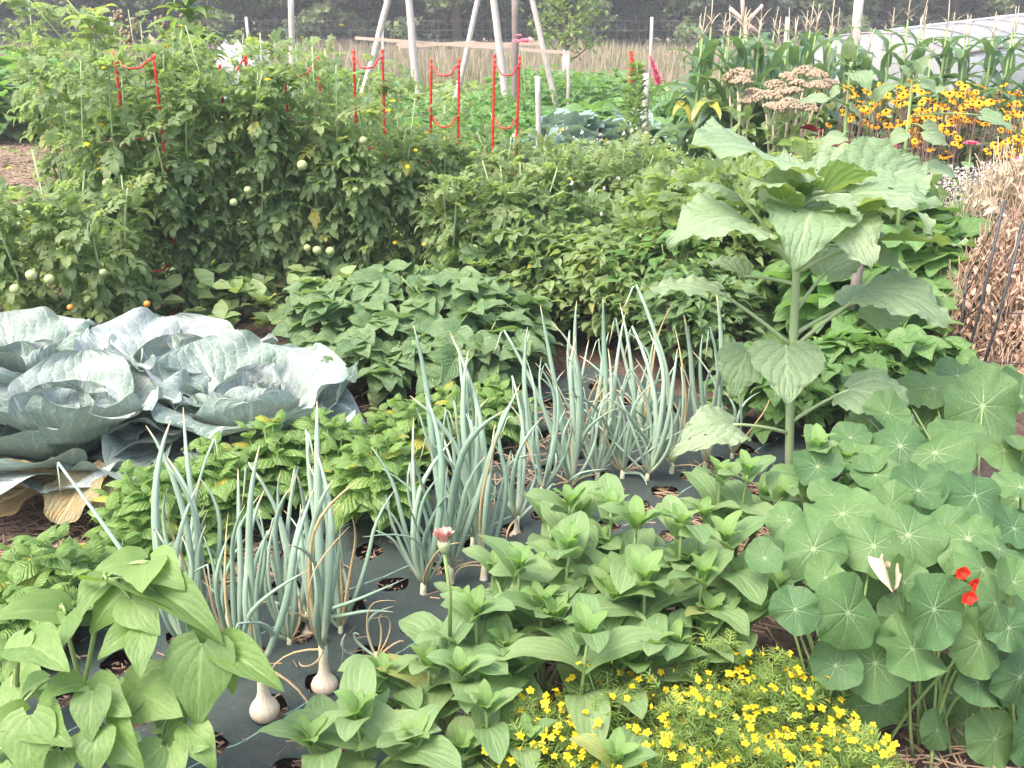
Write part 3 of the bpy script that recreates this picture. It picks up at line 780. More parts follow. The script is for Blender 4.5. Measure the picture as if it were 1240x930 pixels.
rosette('chard_plant', 'big light green leafy clump between the third and the fourth red cage', 'chard', P(492, 112, 8.6), .78, .42, M['squash'], T_chard, 28)
# squash in the far bed right and on the far left
lab = ['broad squash leaves low in front of the red gladiolus', 'squash plant beneath the leaning pink gladiolus', 'squash patch left of the corn', 'squash plant beyond the straw path at the left edge', 'tall squash leaves above the straw path at the left edge', 'squash plant right of the straw path, behind the first red cage', 'pale squash plant right behind the tomato tops on the far left']
for k, (px, py, Y, h, r) in enumerate([(740, 100, 11.5, .55, .9), (800, 100, 11.6, .6, .8), (835, 120, 9.6, .6, .6), (10, 140, 12.8, .9, 1.0), (30, 100, 14.2, 1.05, 1.1), (90, 120, 13.4, .95, 1.0), (-25, 90, 13.5, 1.0, 1.0)]):
    bush('squash_plant', lab[k], 'squash', P(px, py, Y), h, r, 200, T_ht, .27, M['squash'], 'squash plants', upn=1.0)
# gladiolus spikes
for (xa, ya, xb, yb, mat, label) in ((766, 110, 764, 58, 'petal_red', 'upright red gladiolus spike in the far bed'), (800, 110, 786, 64, 'petal_pink', 'leaning pink gladiolus spike near the corn'), (636, 110, 631, 48, 'petal_pink', 'pink gladiolus at the right end of the boards')):
    a, b = P(xa, ya, 11.0), P(xb, yb, 11.0); a0_ = A(a[0], 11.0, 0)
    t = thing('gladiolus', label, 'gladiolus', a0_)
    s_ = MB(); tube(s_, [a0_, a, b], [.008, .007, .004], 5); s_.build('stem', M['stem'], t)
    fl = MB(); n = 11 if mat != 'petal_pink' or xa > 700 else 5
    for k in range(n):
        f = k / n; c = b + (a - b) * (.12 + .78 * f) if n > 5 else b + rv(.05)
        for j in range(5):
            th = j * 1.256 + k; o = unit(A(math.cos(th), math.sin(th) - .3, .5)); put(fl, T_ov[j % 4], c, c + o * .065 * (.5 + .6 * f), A(0, -.6, .8) + rv(.4), 1.4)
    fl.build('flower', M[mat], t)
    lf = MB()
    for k in range(6):
        d = unit(A(R.uniform(-.3, .3), R.uniform(-.2, .2), 1)); put(lf, T_ln[k % 4], a0_, a0_ + d * .75, A(R.uniform(-1, 1), -1, .2), .25)
    lf.build('leaf', M['squash'], t)
# young fruit tree with a pale trunk
ap = thing('fruit_tree', 'young light green fruit tree with white wrapped trunk in front of the woods', 'tree', P(684, 80, 17) * A(1, 1, 0))
ab = A(*ap.location); tk = MB(); tube(tk, [ab, ab + A(0.02, 0, .8), ab + A(-.02, 0, 1.9), ab + A(0, 0, 3)], [.06, .05, .035, .01], 8)
wr = MB(); tube(wr, [ab + A(.01, 0, .5), ab + A(.02, 0, .95)], [.062, .06], 10); cr = MB()
for k in range(26):
    z = .75 + 2.2 * k / 26; a = k * 2.4; e = ab + A(math.cos(a) * .55, math.sin(a) * .55, z + .45); tube(tk, bez(ab + A(0, 0, z), ab + A(math.cos(a) * .3, math.sin(a) * .3, z + .1), e, 4), [.015, .012, .009, .005], 4)
    for j in range(48):
        p = ab + A(0, 0, z) + (e - ab - A(0, 0, z)) * R.uniform(.3, 1.1) + rv(.16); put(cr, R.choice(T_ov), p, p + unit(rv() + A(0, 0, .1)) * .1, rv(.6) + A(0, 0, .8))
tk.build('trunk', M['bark'], ap); wr.build('trunk_wrap', M['white_plastic'], ap); cr.build('crown', M['apple'], ap)

# ---------------------------------------------------------------- corn
T_corn = [leaf_t(p_strap, .072, 3, 12, .5, c, .018, 3.5, seed=i, twist=tw) for i, (c, tw) in enumerate([(1.9, .3), (2.4, -.4), (1.4, .5), (2.7, .2), (2.1, -.2)])]
T_tas = leaf_t(p_strap, .02, 3, 6, .2, .9)
def corn_proto(seed):
    R.seed(seed); t = thing('corn_plant', 'x', 'corn', (0, 0, 0), 'corn plants in the row by the greenhouse')
    h = R.uniform(1.32, 1.5); s_ = MB(); tube(s_, [A(0, 0, 0), A(.01, .01, h * .4), A(-.01, 0, h * .75), A(.0, .01, h)], [.016, .014, .011, .006], 7); s_.build('stalk', M['stem'], t)
    a = R.uniform(0, 6.28); lf = MB(); n = 13
    for k in range(n):
        z = h * (.08 + .82 * k / n); aa = a + math.pi * k + R.uniform(-.5, .5); L = R.uniform(.5, .72) * (1 if k < n - 3 else .75)
        d = unit(A(math.cos(aa), math.sin(aa), R.uniform(-.1, .5) + (.5 if k > n - 4 else 0))); b = A(0, 0, z)
        put(lf, R.choice(T_corn), b, b + d * L * .72, A(-d[0] * .3, -d[1] * .3, 1), 1.6)
    lf.build('leaf', M['corn'], t)
    ts = MB(); tp = A(0, .01, h)
    tube(ts, [tp, tp + A(0, 0, .08), tp + A(.01, 0, .2)], [.004, .004, .002], 4)
    for k in range(14 if seed % 2 else 6):
        aa = k * 2.4; b = tp + A(0, 0, .0 + .008 * k); d = unit(A(math.cos(aa), math.sin(aa), R.uniform(.1, 1.3))); put(ts, T_tas, b, b + d * R.uniform(.09, .17), A(0, 0, 1), .9)
    ts.build('tassel', M['straw'], t)
    if seed % 2:
        eb = MB(); c = A(.03, -.02, h * .55); tube(eb, [c, c + A(.02, -.01, .08), c + A(.05, -.02, .2)], [.014, .026, .008], 7); eo = eb.build('ear', M['stem_pale'], t)
        sk = MB()
        for k in range(10):
            e = c + A(.05, -.02, .2); tube(sk, bez(e, e + rv(.02) + A(.02, 0, .05), e + rv(.04) + A(.03, 0, -.02), 4), .0018, 3, cap=False)
        sk.build('silk', M['brown_dry'], eo)
    return t
cp = [corn_proto(200 + i) for i in range(5)]
pl = []
for k in range(17): pl.append((842 + k * 25 + R.uniform(-6, 6), 7.7 + R.uniform(-.15, .15) + k * .02, 1))
for k in range(9): pl.append((840 + k * 20 + R.uniform(-6, 6), 7.25 + R.uniform(-.1, .1), 3))
for k in range(16): pl.append((852 + k * 26 + R.uniform(-8, 8), 8.5 + R.uniform(-.15, .15), 2))
where = ['%s corn plant with pale tassel, in the %s row, %s']
side = ['at the left end beside the weeds', 'just left of the beige seed heads', 'behind the left beige seed heads', 'under the crossed bare sticks', 'above the left part of the beige seed heads', 'above the largest beige seed head', 'just right of the beige seed heads', 'left of the thick round post', 'at the thick round post', 'at the left end of the greenhouse', 'right of the greenhouse end', 'behind the left golden flowers', 'behind the middle golden flowers', 'before the dark greenhouse rail', 'behind the right golden flowers', 'near the right edge of the picture', 'at the right edge of the picture']
for i, (px, Y, row) in enumerate(pl):
    o = cp[i] if i < 5 else copy_tree(cp[R.randrange(5)])
    p = P(px, 100, Y); o.location = (p[0], p[1], 0); o.rotation_euler = (R.uniform(-.05, .05), R.uniform(-.05, .05), R.uniform(0, 6.28)); s_ = R.uniform(.9, 1.04); o.scale = (s_, s_, s_)
    j = i if row == 1 else (i - 17 if row == 3 else i - 26)
    if row == 3:
        o['label'] = 'corn plant in the short near row, ' + ['at its left end', 'second from its left end', 'below the left beige seed heads', 'left of the large beige heads', 'just behind the large beige heads', 'behind the middle of the large beige heads', 'behind the right of the large beige heads', 'at the right of the large beige heads', 'at its right end by the golden flowers'][j]; continue
    o['label'] = 'corn plant in the %s row %s' % (('front', 'back')[row - 1], side[min(j, 16)])
R.seed(21)
# ================================================================ TOMATOES AND THEIR RED CAGES
T_tl = [leaf_t(p_ovate, .29, 3, 7, .25, 1.1, .03, serr=.4, sk=4, seed=i) for i in range(3)]
T_strip = leaf_t(p_strap, .014, 3, 5, .2, .6)
def tom_leaf(seed):
    rr = random.Random(seed); L = [(T_strip, A(0, 0, 0), A(0, .8, -.12), A(0, 0, 1), 1.0)]
    for f, s_ in ((.25, .2), (.42, .32), (.6, .38), (.78, .34)):
        for sg in (-1, 1):
            b = A(0, f * .82, -.13 * f); d = unit(A(sg * .9, .5 + rr.uniform(-.2, .2), rr.uniform(-.55, .1)))
            L.append((rr.choice(T_tl), b, b + d * s_ * rr.uniform(.8, 1.2), A(sg * -.1, 0, 1) + A(rr.uniform(-.3, .3), rr.uniform(-.3, .3), 0), .9))
    b = A(0, .72, -.1); L.append((T_tl[0], b, b + A(rr.uniform(-.1, .1), .42, -.22), A(0, .2, 1), .95))
    return compound(L)
T_tom = [tom_leaf(i) for i in range(6)]
def sphere_mesh(name, mat, squash=.92):
    mb = MB(); blob(mb, (0, 0, 0), 1.0, 12, 8, 0, squash); return mb.mesh(name, M[mat])
FR_G, FR_R = sphere_mesh('green_fruit', 'tomato_green'), sphere_mesh('ripe_fruit', 'tomato_ripe')
fl_mb = MB()
for k in range(5):
    th = k * 1.256; put(fl_mb, T_ln[0], A(0, 0, 0), A(math.cos(th), math.sin(th), -.2), A(0, 0, 1), 1.2, 0)
blob(fl_mb, (0, 0, .1), .22, 6, 4, 0)
TOM_FL = fl_mb.mesh('tomato_flower', M['petal_yellow'])
def tomato(label, base, h, r, n, pale=.25, fruits=(), ripe=0, nfl=6, size=.165, grp='staked tomato plants in the big bed', low=.06):
    base = A(base[0], base[1], 0); t = thing('tomato_plant', label, 'tomato plant', base, grp)
    sb, fo_ = MB(), MB(); ns = 6; paths = []
    for k in range(ns):
        a = k * 6.28 / ns + R.uniform(-.5, .5); q = r * R.uniform(.35, .95)
        pts = [base + A(math.cos(a) * q * (f ** .8), math.sin(a) * q * (f ** .8) * .8, h * R.uniform(.8, 1.12) * f) + rv(.045) * f for f in np.linspace(0, 1, 8)]
        tube(sb, pts, np.linspace(.009, .0035, 8), 5); paths.append(np.array(pts))
    for k in range(int(n * 2.9)):
        pth = R.choice(paths); f = low + (1 - low) * R.random() ** .85; i = f * 7; i0 = min(6, int(i)); p = pth[i0] + (pth[i0 + 1] - pth[i0]) * (i - i0)
        a = R.uniform(0, 6.28); out = A(math.cos(a), math.sin(a), 0); s_ = size * R.uniform(.55, 1.15) * (1.0 if f < .85 else .75)
        dz = R.uniform(-.75, .15) if f < .8 else R.uniform(-.3, .9)
        put(fo_, R.choice(T_tom), p + out * R.uniform(0, .08), p + unit(out + A(0, 0, dz)) * s_, A(0, 0, 1) + out * .5 + rv(.35), 1.0, 1 if (R.random() < pale + .12 + .5 * max(0, f - .7)) else 0)
    sb.build('stem', M['stem_pale'], t); fo_.build('foliage', [M['tomato'], M['tomato_pale']], t)
    for (px, py, s_) in fruits:
        c = P(px, py, base[1] - r * .82); mesh = FR_G if s_ > 0 else FR_R; inst('fruit', mesh, t, c - base, Matrix.Rotation(R.uniform(-.6, .6), 3, 'X') @ Matrix.Rotation(R.uniform(0, 3), 3, 'Z'), abs(s_) * .8)
    for k in range(nfl):
        pth = R.choice(paths); p = pth[R.randrange(3, 8)] + rv(.1) + A(0, -.06, .02)
        inst('flower', TOM_FL, t, p - base, Matrix.Rotation(R.uniform(-.8, .8), 3, 'X') @ Matrix.Rotation(R.uniform(0, 6), 3, 'Z'), R.uniform(.012, .02))
    return t
for label, px, Y, h, r, n, pale, fr in [
    ('yellowing tomato plant at the left edge with ripe and pale green fruit, beside the cabbages', 22, 4.45, .86, .34, 150, .55, [(38, 333, .032), (60, 338, .03), (34, 380, -.03), (85, 372, -.018), (18, 350, .028)]),
    ('low tomato plant behind the leftmost cabbage, shedding orange leaves', 108, 4.55, .80, .30, 150, .45, [(178, 368, -.02), (125, 330, .024)]),
    ('tall leafy tomato plant climbing the leftmost red cage', 150, 5.05, 1.36, .36, 330, .12, [(130, 222, .03)]),
    ('dense dark tomato plant right of the leftmost red cage', 226, 5.1, 1.26, .36, 330, .10, [(300, 230, .024)]),
    ('tomato plant inside the second red cage above the cabbages', 300, 5.2, 1.36, .34, 300, .2, [(283, 245, .026)]),
    ('tomato plant with green fruit low in front of the third red cage', 375, 5.25, 1.30, .36, 300, .35, [(366, 200, .034), (384, 303, .03), (400, 304, .03), (383, 342, .03), (386, 354, .024), (372, 300, .024)]),
    ('tomato plant with pale blossoms left of the fourth red cage', 446, 5.3, 1.16, .36, 300, .3, [(440, 170, .028), (430, 230, .022)]),
    ('tomato plant with plum shaped fruit inside the fifth red cage from the left', 526, 5.45, .98, .38, 300, .25, [(538, 222, .026), (548, 232, .034), (546, 240, .03), (552, 237, .024)]),
    ('drooping tomato plant low in front of the fifth red cage from the left', 560, 5.15, .74, .36, 260, .4, [(575, 300, .022)]),
    ('drooping tomato plant between the rightmost red cage and the bush beans', 640, 5.2, .76, .36, 260, .5, []),
    ('pale tangled tomato plant right of all the red cages', 695, 5.5, .86, .38, 260, .65, [(680, 265, .024)]),
    ('last tomato plant of the row, reaching the sunflower leaves', 760, 5.45, .88, .38, 260, .6, []),
    ('tomato plant with a single yellow green fruit under the rightmost red cage', 604, 5.6, .86, .38, 270, .3, [(618, 243, .032), (512, 174, .02)]),
]:
    tomato(label, P(px, 300, Y), h, r, n, pale, fr)
for label, px, Y, h, r, n, pale in [
    ('pale rangy tomato plant at the back left, reaching the top of the picture', 72, 6.3, 1.50, .42, 260, .6),
    ('pale tomato plant behind the leftmost red cage', 165, 6.5, 1.42, .42, 260, .55),
    ('back row tomato plant left of the grey post', 255, 6.6, 1.36, .42, 240, .55),
    ('back row tomato plant below the grey weathered post', 345, 6.7, 1.32, .42, 240, .6),
    ('back row tomato plant left of the log a-frame', 430, 6.8, 1.18, .42, 220, .55),
    ('low back row tomato plant behind the fifth red cage from the left', 515, 7.0, .88, .45, 200, .5),
    ('low back row tomato plant right of the fifth red cage from the left', 575, 7.2, .75, .45, 180, .5)]:
    tomato(label, P(px, 100, Y), h, r, n, pale, [], 0, 9)
# long shoots leaning out at the top left
for label, pts in [('long bare tomato shoot with yellow blossom leaning out to the left', [(150, 190, 5.6), (118, 110, 5.6), (70, 40, 5.6), (28, -8, 5.6)]), ('long tomato shoot arching over the leftmost red cage', [(185, 160, 5.3), (140, 70, 5.3), (105, 28, 5.3), (78, -4, 5.3)])]:
    P_ = [P(*q) for q in pts]; g_ = A(P_[0][0] + .1, P_[0][1], 0); t = thing('tomato_shoot', label, 'tomato shoot', g_)
    sb = MB(); tube(sb, [g_] + P_, [.008, .007, .006, .005, .003], 5); fo_ = MB()
    for k in range(26):
        f = R.uniform(.15, 1) * 3; i0 = min(2, int(f)); p = P_[i0] + (P_[i0 + 1] - P_[i0]) * (f - i0); a = R.uniform(0, 6.28)
        put(fo_, R.choice(T_tom), p, p + unit(A(math.cos(a), math.sin(a), R.uniform(-.5, .6))) * R.uniform(.12, .22), A(0, 0, 1) + rv(.4))
    sb.build('stem', M['stem'], t); fo_.build('foliage', M['tomato_pale'], t)
    for k in range(4): inst('flower', TOM_FL, t, P_[2] + rv(.12) - g_, None, .02)

# red ladder cages: two rails joined by sagging rungs
def cage(label, xa, ya, xb, yb, Y, rungs, lean=0.0, Yb=None):
    Yb = Yb or Y; a1, b1 = P(xa, ya, Y), P(xb, yb, Yb); a0, b0 = A(a1[0] - lean, Y - .05, -.05), A(b1[0] - lean, Yb - .05, -.05)
    t = thing('tomato_cage', label, 'tomato cage', (a0 + b0) / 2 * A(1, 1, 0), 'red ladder cages among the tomatoes')
    for p0, p1 in ((a0, a1), (b0, b1)):
        m_ = MB(); n = 16
        for ang in (0, math.pi / 2):
            pass
        tube(m_, [p0 + (p1 - p0) * f for f in np.linspace(0, 1, n)], .0068, 6); 
        for f in np.linspace(.06, .99, 46):   # ridged rail
            c = p0 + (p1 - p0) * f; tube(m_, [c - A(0, 0, .004), c + A(0, 0, .004)], .0095, 6, cap=False)
        m_.build('rail', M['red_metal'], t)
    for f in rungs:
        p, q = a0 + (a1 - a0) * f, b0 + (b1 - b0) * f; d = q - p; m_ = MB()
        tube(m_, [p, p + d * .12 - A(0, .02, .012), p + d * .28 - A(0, .06, .045), p + d * .5 - A(0, .08, .05), p + d * .72 - A(0, .06, .045), p + d * .88 - A(0, .02, .008), q], .005, 6); m_.build('rung', M['red_metal'], t)
    return t
cage('leftmost red ladder cage, almost swallowed by tomato leaves', 138, 61, 186, 66, 5.05, (.985, .75, .5, .28, .1), 0)
cage('short red ladder cage whose top rung shows above the tomatoes left of the grey post', 266, 78, 297, 66, 5.32, (.985, .7, .4), 0)
cage('red ladder cage with two close rails right of the grey post', 344, 78, 385, 68, 5.4, (.98, .8, .45), 0, 5.5)
cage('red ladder cage leaning slightly left of the log a-frame', 428, 60, 463, 59, 5.45, (.97, .68, .35), .02)
cage('tall red ladder cage standing clear with a bent second rung', 522, 71, 556, 71, 5.55, (.975, .78, .55, .3), .04)
cage('tallest red ladder cage, at the right end of the row before a log leg', 599, 65, 629, 67, 5.6, (.96, .76, .52, .3), .04)

# ================================================================ WEEDY MIDDLE
fuzz = MB()
for k in range(9):
    blob(fuzz, rv(.75), R.uniform(.25, .5), 6, 4)
SEED_W = fuzz.mesh('white_head', M['petal_white'])
def weed(label, px, py, Y, h, r, n, heads, temps, mat, size=.11, hm=SEED_W, name='weed_plant', grp='flowering weeds in the middle of the garden', hs=.013, cat='weed'):
    p = P(px, py, Y); t = bush(name, label, cat, p, h, r, int(n * 1.9), temps, size, M[mat], grp, ns=30, upn=.35, droop=.15, stem_r=.004)
    b = A(*t.location)
    for k in range(heads):
        q = b + A(R.uniform(-r, r), R.uniform(-r, r) * .8, h * R.uniform(.8, 1.08)); s_ = MB()
        inst('flower_head', hm, t, q - b, Matrix.Rotation(R.uniform(0, 6), 3, 'Z'), hs * R.uniform(.6, 1.3))
    return t
W = [('tangled weed clump with pale buds right of the rightmost red cage', 655, 250, 6.0, .72, .45, 340, 16),
     ('weed clump with round white heads in front of the weathered stake', 705, 250, 6.4, .80, .45, 340, 22),
     ('yellowish weed clump left of the seeding green stalk', 735, 230, 7.0, .72, .45, 300, 12),
     ('weed clump with fuzzy white heads right of the seeding green stalk', 795, 235, 6.2, .76, .4, 320, 20),
     ('fresh green weed clump below the pale cabbages', 700, 330, 5.4, .70, .48, 360, 6),
     ('dense weed clump left of the top sunflower leaf', 775, 330, 5.4, .74, .45, 360, 8),
     ('pale weed clump between the weeds and the corn', 825, 200, 6.8, .55, .5, 360, 8),
     ('loose weed clump under the left beige seed heads', 880, 190, 6.0, .74, .45, 320, 6),
     ('weed clump just above the sunflower crown', 945, 200, 5.4, .86, .45, 340, 6),
     ('thin weed clump at the foot of the rightmost red cage', 600, 260, 6.1, .60, .45, 280, 8),
     ('weed clump in the shadow behind the onions', 640, 320, 5.2, .60, .42, 300, 4),
     ('weed clump beyond the tomatoes, left of the kale', 660, 190, 8.0, .55, .6, 320, 6),
     ('tall tangled weed clump right behind the highest sunflower leaf', 870, 240, 4.9, .84, .40, 360, 8),
     ('tall tangled weed clump behind the right hand sunflower leaves', 1010, 230, 5.0, .92, .40, 360, 8),
     ('tangled weed clump behind the left sunflower leaf', 800, 300, 4.95, .74, .38, 340, 8),
     ('grassy weed clump behind the fuzzy white heads', 820, 160, 8.0, .62, .6, 320, 6)]
for k, (lb, px, py, Y, h, r, n, hd) in enumerate(W):
    weed(lb, px, py, Y, h, r, n, hd, T_tom if k in (4, 10, 12, 13) else (T_ov + T_ln * 2), ['tomato_pale', 'weed', 'weed', 'weed', 'tomato', 'tomato_pale', 'weed', 'weed', 'tomato_pale', 'weed', 'tomato', 'weed', 'tomato_pale', 'tomato_pale', 'weed', 'weed'][k % 16], .17 if k in (4, 10, 12, 13) else .062)
# seeding green column (quinoa like)
t = thing('seeding_stalk', 'tall yellow green seeding stalk beside the flat grey stake', 'seed stalk', P(762, 300, 7.0) * A(1, 1, 0)); b = A(*t.location)
sb, fo_ = MB(), MB(); tube(sb, [b, b + A(.02, 0, .6), b + A(0, 0, 1.22)], [.012, .01, .004], 6)
for k in range(900):
    z = R.uniform(.3, 1.22); q = .13 * (1.25 - z) ** .4; a = R.uniform(0, 6.28); p = b + A(math.cos(a) * q * R.random(), math.sin(a) * q * R.random(), z)
    put(fo_, R.choice(T_ov), p, p + unit(A(math.cos(a), math.sin(a), .5)) * R.uniform(.025, .05), A(0, 0, 1) + rv(.5))
sb.build('stem', M['stem'], t); fo_.build('foliage', M['weed'], t)
# tall leafy plant at the top left
t = thing('tall_leafy_plant', 'tall fresh green plant with drooping leaves rising above the tomatoes at the top left', 'tall plant', P(238, 100, 7.6) * A(1, 1, 0)); b = A(*t.location)
sb, fo_ = MB(), MB(); tube(sb, [b, b + A(.02, 0, .9), b + A(-.03, 0, 1.72)], [.014, .011, .005], 6)
for k in range(90):
    z = .6 + 1.14 * (k / 90); a = k * 2.4; d = unit(A(math.cos(a), math.sin(a) - .2, R.uniform(-.4, .3))); p = b + A(0, 0, z); put(fo_, R.choice(T_ln), p, p + d * R.uniform(.22, .36) * (1.25 - .45 * k / 90), A(0, 0, 1) + rv(.3), 1.1)
sb.build('stem', M['stem'], t); fo_.build('foliage', M['bean_young'], t)
# faded flower spires beside it
for label, px, top, Y in (('faded greyish flower spire in front of the dark woods, left one', 165, 22, 7.8), ('faded greyish flower spire left of the tall fresh green plant', 198, 20, 7.6), ('faded greyish flower spire nearest the tall fresh green plant', 216, 16, 7.7), ('faded greyish flower spire beside the long tomato shoots', 124, 12, 7.9)):
    e = P(px, top, Y); b = A(e[0] + .05, Y, 0); t = thing('flower_spire', label, 'dried flower', b, 'faded flower spires at the top left'); sb, hb = MB(), MB()
    for j in range(5):
        q = e + A(R.uniform(-.13, .13), R.uniform(-.1, .1), -.12 * j * .5); tube(sb, bez(b + A(0, 0, .9), b + A(0, 0, 1.2), q, 6), [.006, .005, .004, .004, .003, .002], 4)
        hb = MB()
        for k in range(26): blob(hb, q + A(R.uniform(-.035, .035), R.uniform(-.022, .022), -.11 * R.random()), R.uniform(.009, .016), 5, 3)
        hb.build('flower_head', M['petal_beige'], t)
    tube(sb, [b, b + A(0, 0, .9)], .007, 4); sb.build('stem', M['stem_dark'], t)

# ================================================================ FLOWERS ON THE RIGHT
# beige faded stonecrop heads
def umbel(rad_, n=150):
    mb = MB()
    for k in range(n):
        a, q = R.uniform(0, 6.28), rad_ * math.sqrt(R.random()); z = rad_ * .42 * (1 - (q / rad_) ** 2)
        blob(mb, A(math.cos(a) * q, math.sin(a) * q, z + R.uniform(-.006, .006)), R.uniform(.008, .014), 5, 3)
    for k in range(9):
        a = k * .7; tube(mb, [A(0, 0, -.13), A(math.cos(a), math.sin(a), 0) * rad_ * .6 + A(0, 0, rad_ * .1)], .003, 3, 1, cap=False)
    return mb.mesh('umbel', [M['petal_beige'], M['stem_pale']])
UMB = [umbel(.09), umbel(.075), umbel(.11)]
for label, heads in (('large dried seed head clump with beige domed tops in front of the corn', [(975, 88, 6.9), (990, 92, 6.8), (955, 95, 6.7), (940, 105, 6.6), (968, 103, 6.6), (990, 105, 6.5), (946, 115, 6.5), (1000, 103, 6.9), (930, 118, 6.4), (955, 128, 6.3), (938, 132, 6.3), (975, 130, 6.3), (960, 112, 6.4)]), ('smaller dried seed head clump with beige tops left of the large one', [(895, 92, 7.0), (908, 122, 6.8), (885, 98, 7.1), (898, 100, 6.8), (910, 114, 6.9)])):
    b = A(np.mean([P(*q)[0] for q in heads]), 6.75, 0); t = thing('stonecrop_plant', label, 'dried flowers', b, None); sb, lf = MB(), MB()
    for q in heads:
        e = P(*q); tube(sb, bez(b + rv(.06) * A(1, 1, 0), (b + e) / 2 + A(0, 0, .1), e - A(0, 0, .1), 6), .007, 5)
        inst('flower_head', R.choice(UMB), t, e - b, Matrix.Rotation(R.uniform(0, 6), 3, 'Z') @ Matrix.Rotation(R.uniform(-.25, .25), 3, 'X'), R.uniform(.7, .95))
        for k in range(9):
            p = b + (e - b) * R.uniform(.4, .85) + rv(.04); put(lf, R.choice(T_ov), p, p + unit(rv() + A(0, -.3, .1)) * .1, A(0, 0, 1) + rv(.4))
    sb.build('stem', M['straw'], t); lf.build('foliage', M['weed'], t)

# golden coneflowers
def daisy(mat, n=11, drop=-.25):
    mb = MB()
    for k in range(n):
        th = k * 6.283 / n; d = A(math.cos(th), math.sin(th), drop + R.uniform(-.12, .12)); put(mb, T_ov[k % 4], A(0, 0, 0) + d * .2, d, A(0, 0, 1), 1.1, 0)
    blob(mb, (0, 0, .06), .27, 8, 5, 1, .9)
    return mb.mesh('flower_head', [M[mat], M['cone']])
DAI = [daisy('petal_gold'), daisy('petal_gold', 12, -.45), daisy('petal_gold', 10, -.1)]
def coneplant(label, px, Y, h, r, heads):
    p = P(px, 150, Y); t = bush('coneflower_plant', label, 'coneflowers', p, h * .9, r, 260, T_ln + T_ov, .10, M['dark_fol'], 'golden coneflower plants', 'seedhead', ns=22, stem_r=.005, zmin=.1)
    b = A(*t.location); sb = MB()
    for (hx, hy, dy) in heads:
        e = P(hx, hy, Y + dy); q = e - A(R.uniform(-.05, .05), -.02, e[2] * .5)
        tube(sb, [A(q[0], q[1], b[2] + .15), q, e], [.004, .0035, .003], 4)
        inst('flower', R.choice(DAI), t, e - b, Matrix.Rotation(R.uniform(-.3, .8), 3, 'X') @ Matrix.Rotation(R.uniform(-.6, .6), 3, 'Y') @ Matrix.Rotation(R.uniform(0, 6), 3, 'Z'), R.uniform(.026, .037))
    sb.build('flower_stalk', M['seedhead'], t)
def hd(x0, x1, y0, y1, n): return [(R.gauss((x0 + x1) / 2, (x1 - x0) / 3), R.uniform(y0 - 4, y1 + 8) + 6 * math.sin(k), R.uniform(-.3, .35)) for k in range(int(n * 1.35))]
coneplant('leftmost golden coneflower clump beside the large beige seed heads', 1050, 6.7, .92, .28, hd(1018, 1085, 104, 146, 34))
coneplant('golden coneflower clump behind the crossing sunflower stalks', 1105, 6.6, .94, .28, hd(1080, 1130, 110, 160, 30))
coneplant('golden coneflower clump with the most open blooms in front of the greenhouse', 1165, 6.7, .98, .3, hd(1130, 1195, 108, 148, 44))
coneplant('rightmost golden coneflower clump at the edge of the picture', 1225, 6.6, .95, .28, hd(1190, 1250, 118, 150, 30))
coneplant('lower golden coneflower clump above the white flowers', 1140, 6.1, .78, .26, hd(1100, 1170, 138, 178, 24))
coneplant('small golden coneflower clump low at the right edge', 1222, 5.95, .70, .24, hd(1200, 1250, 165, 188, 24))
# white flowering mounds
def whiteplant(label, px, py, Y, h, r, n, nf):
    p = P(px, py, Y); t = bush('white_flower_plant', label, 'white flowers', p, h, r, n, T_ln, .06, M['weed'], 'white flowered plants', ns=14, stem_r=.004); b = A(*t.location); fb_ = MB()
    for k in range(nf):
        d = unit(A(R.gauss(0, 1), R.gauss(0, 1), R.gauss(0, 1) + .6)); c = b + A(d[0] * r, d[1] * r, h * .6 + d[2] * h * .42) + rv(.05); s_ = R.uniform(.004, .009)
        for j in range(3):
            put(fb_, T_small[j % 3], c, c + unit(rv() + A(0, 0, .3)) * s_ * 1.6, A(0, -.3, 1) + rv(.4), 1.3)
    o = fb_.build('blossom', M['petal_white'], t); o['kind'] = 'stuff'
whiteplant('mound of tiny white flowers right of the big sunflower leaves', 1150, 220, 5.3, .72, .26, 140, 1300)
whiteplant('mound of tiny white flowers at the right edge above the straw', 1215, 215, 5.3, .74, .3, 160, 1500)
whiteplant('tiny white flowers low beside the thin wire stakes', 1180, 260, 5.0, .56, .26, 120, 800)
# pink zinnia like blooms and maroon amaranth
def single(label, px, py, Y, mat, rad_, name, cat):
    e = P(px, py, Y); b = A(e[0] + .03, Y, 0); t = thing(name, label, cat, b); s_ = MB(); tube(s_, [b, b + (e - b) * .5 + A(.01, 0, 0), e], .004, 5); s_.build('stem', M['stem'], t); f_ = MB()
    for ring_ in range(3):
        for k in range(10):
            th = k * .628 + ring_ * .3; d = A(math.cos(th), math.sin(th), .2 + .45 * ring_); put(f_, T_ov[k % 4], e, e + unit(d) * rad_ * (1 - .2 * ring_), A(0, 0, 1), 1.5)
    f_.build('flower', M[mat], t); l_ = MB()
    for k in range(8):
        p = b + (e - b) * R.uniform(.3, .85); a = R.uniform(0, 6.28); put(l_, R.choice(T_ov), p, p + A(math.cos(a), math.sin(a), .3) * .1, A(0, 0, 1))
    l_.build('foliage', M['zinnia'], t)
single('pink double bloom between the golden flowers and the white mound', 1176, 176, 5.5, 'petal_pink', .05, 'pink_flower', 'flower')
single('pink bloom at the right edge among the white flowers', 1237, 196, 5.2, 'petal_pink', .05, 'pink_flower', 'flower')
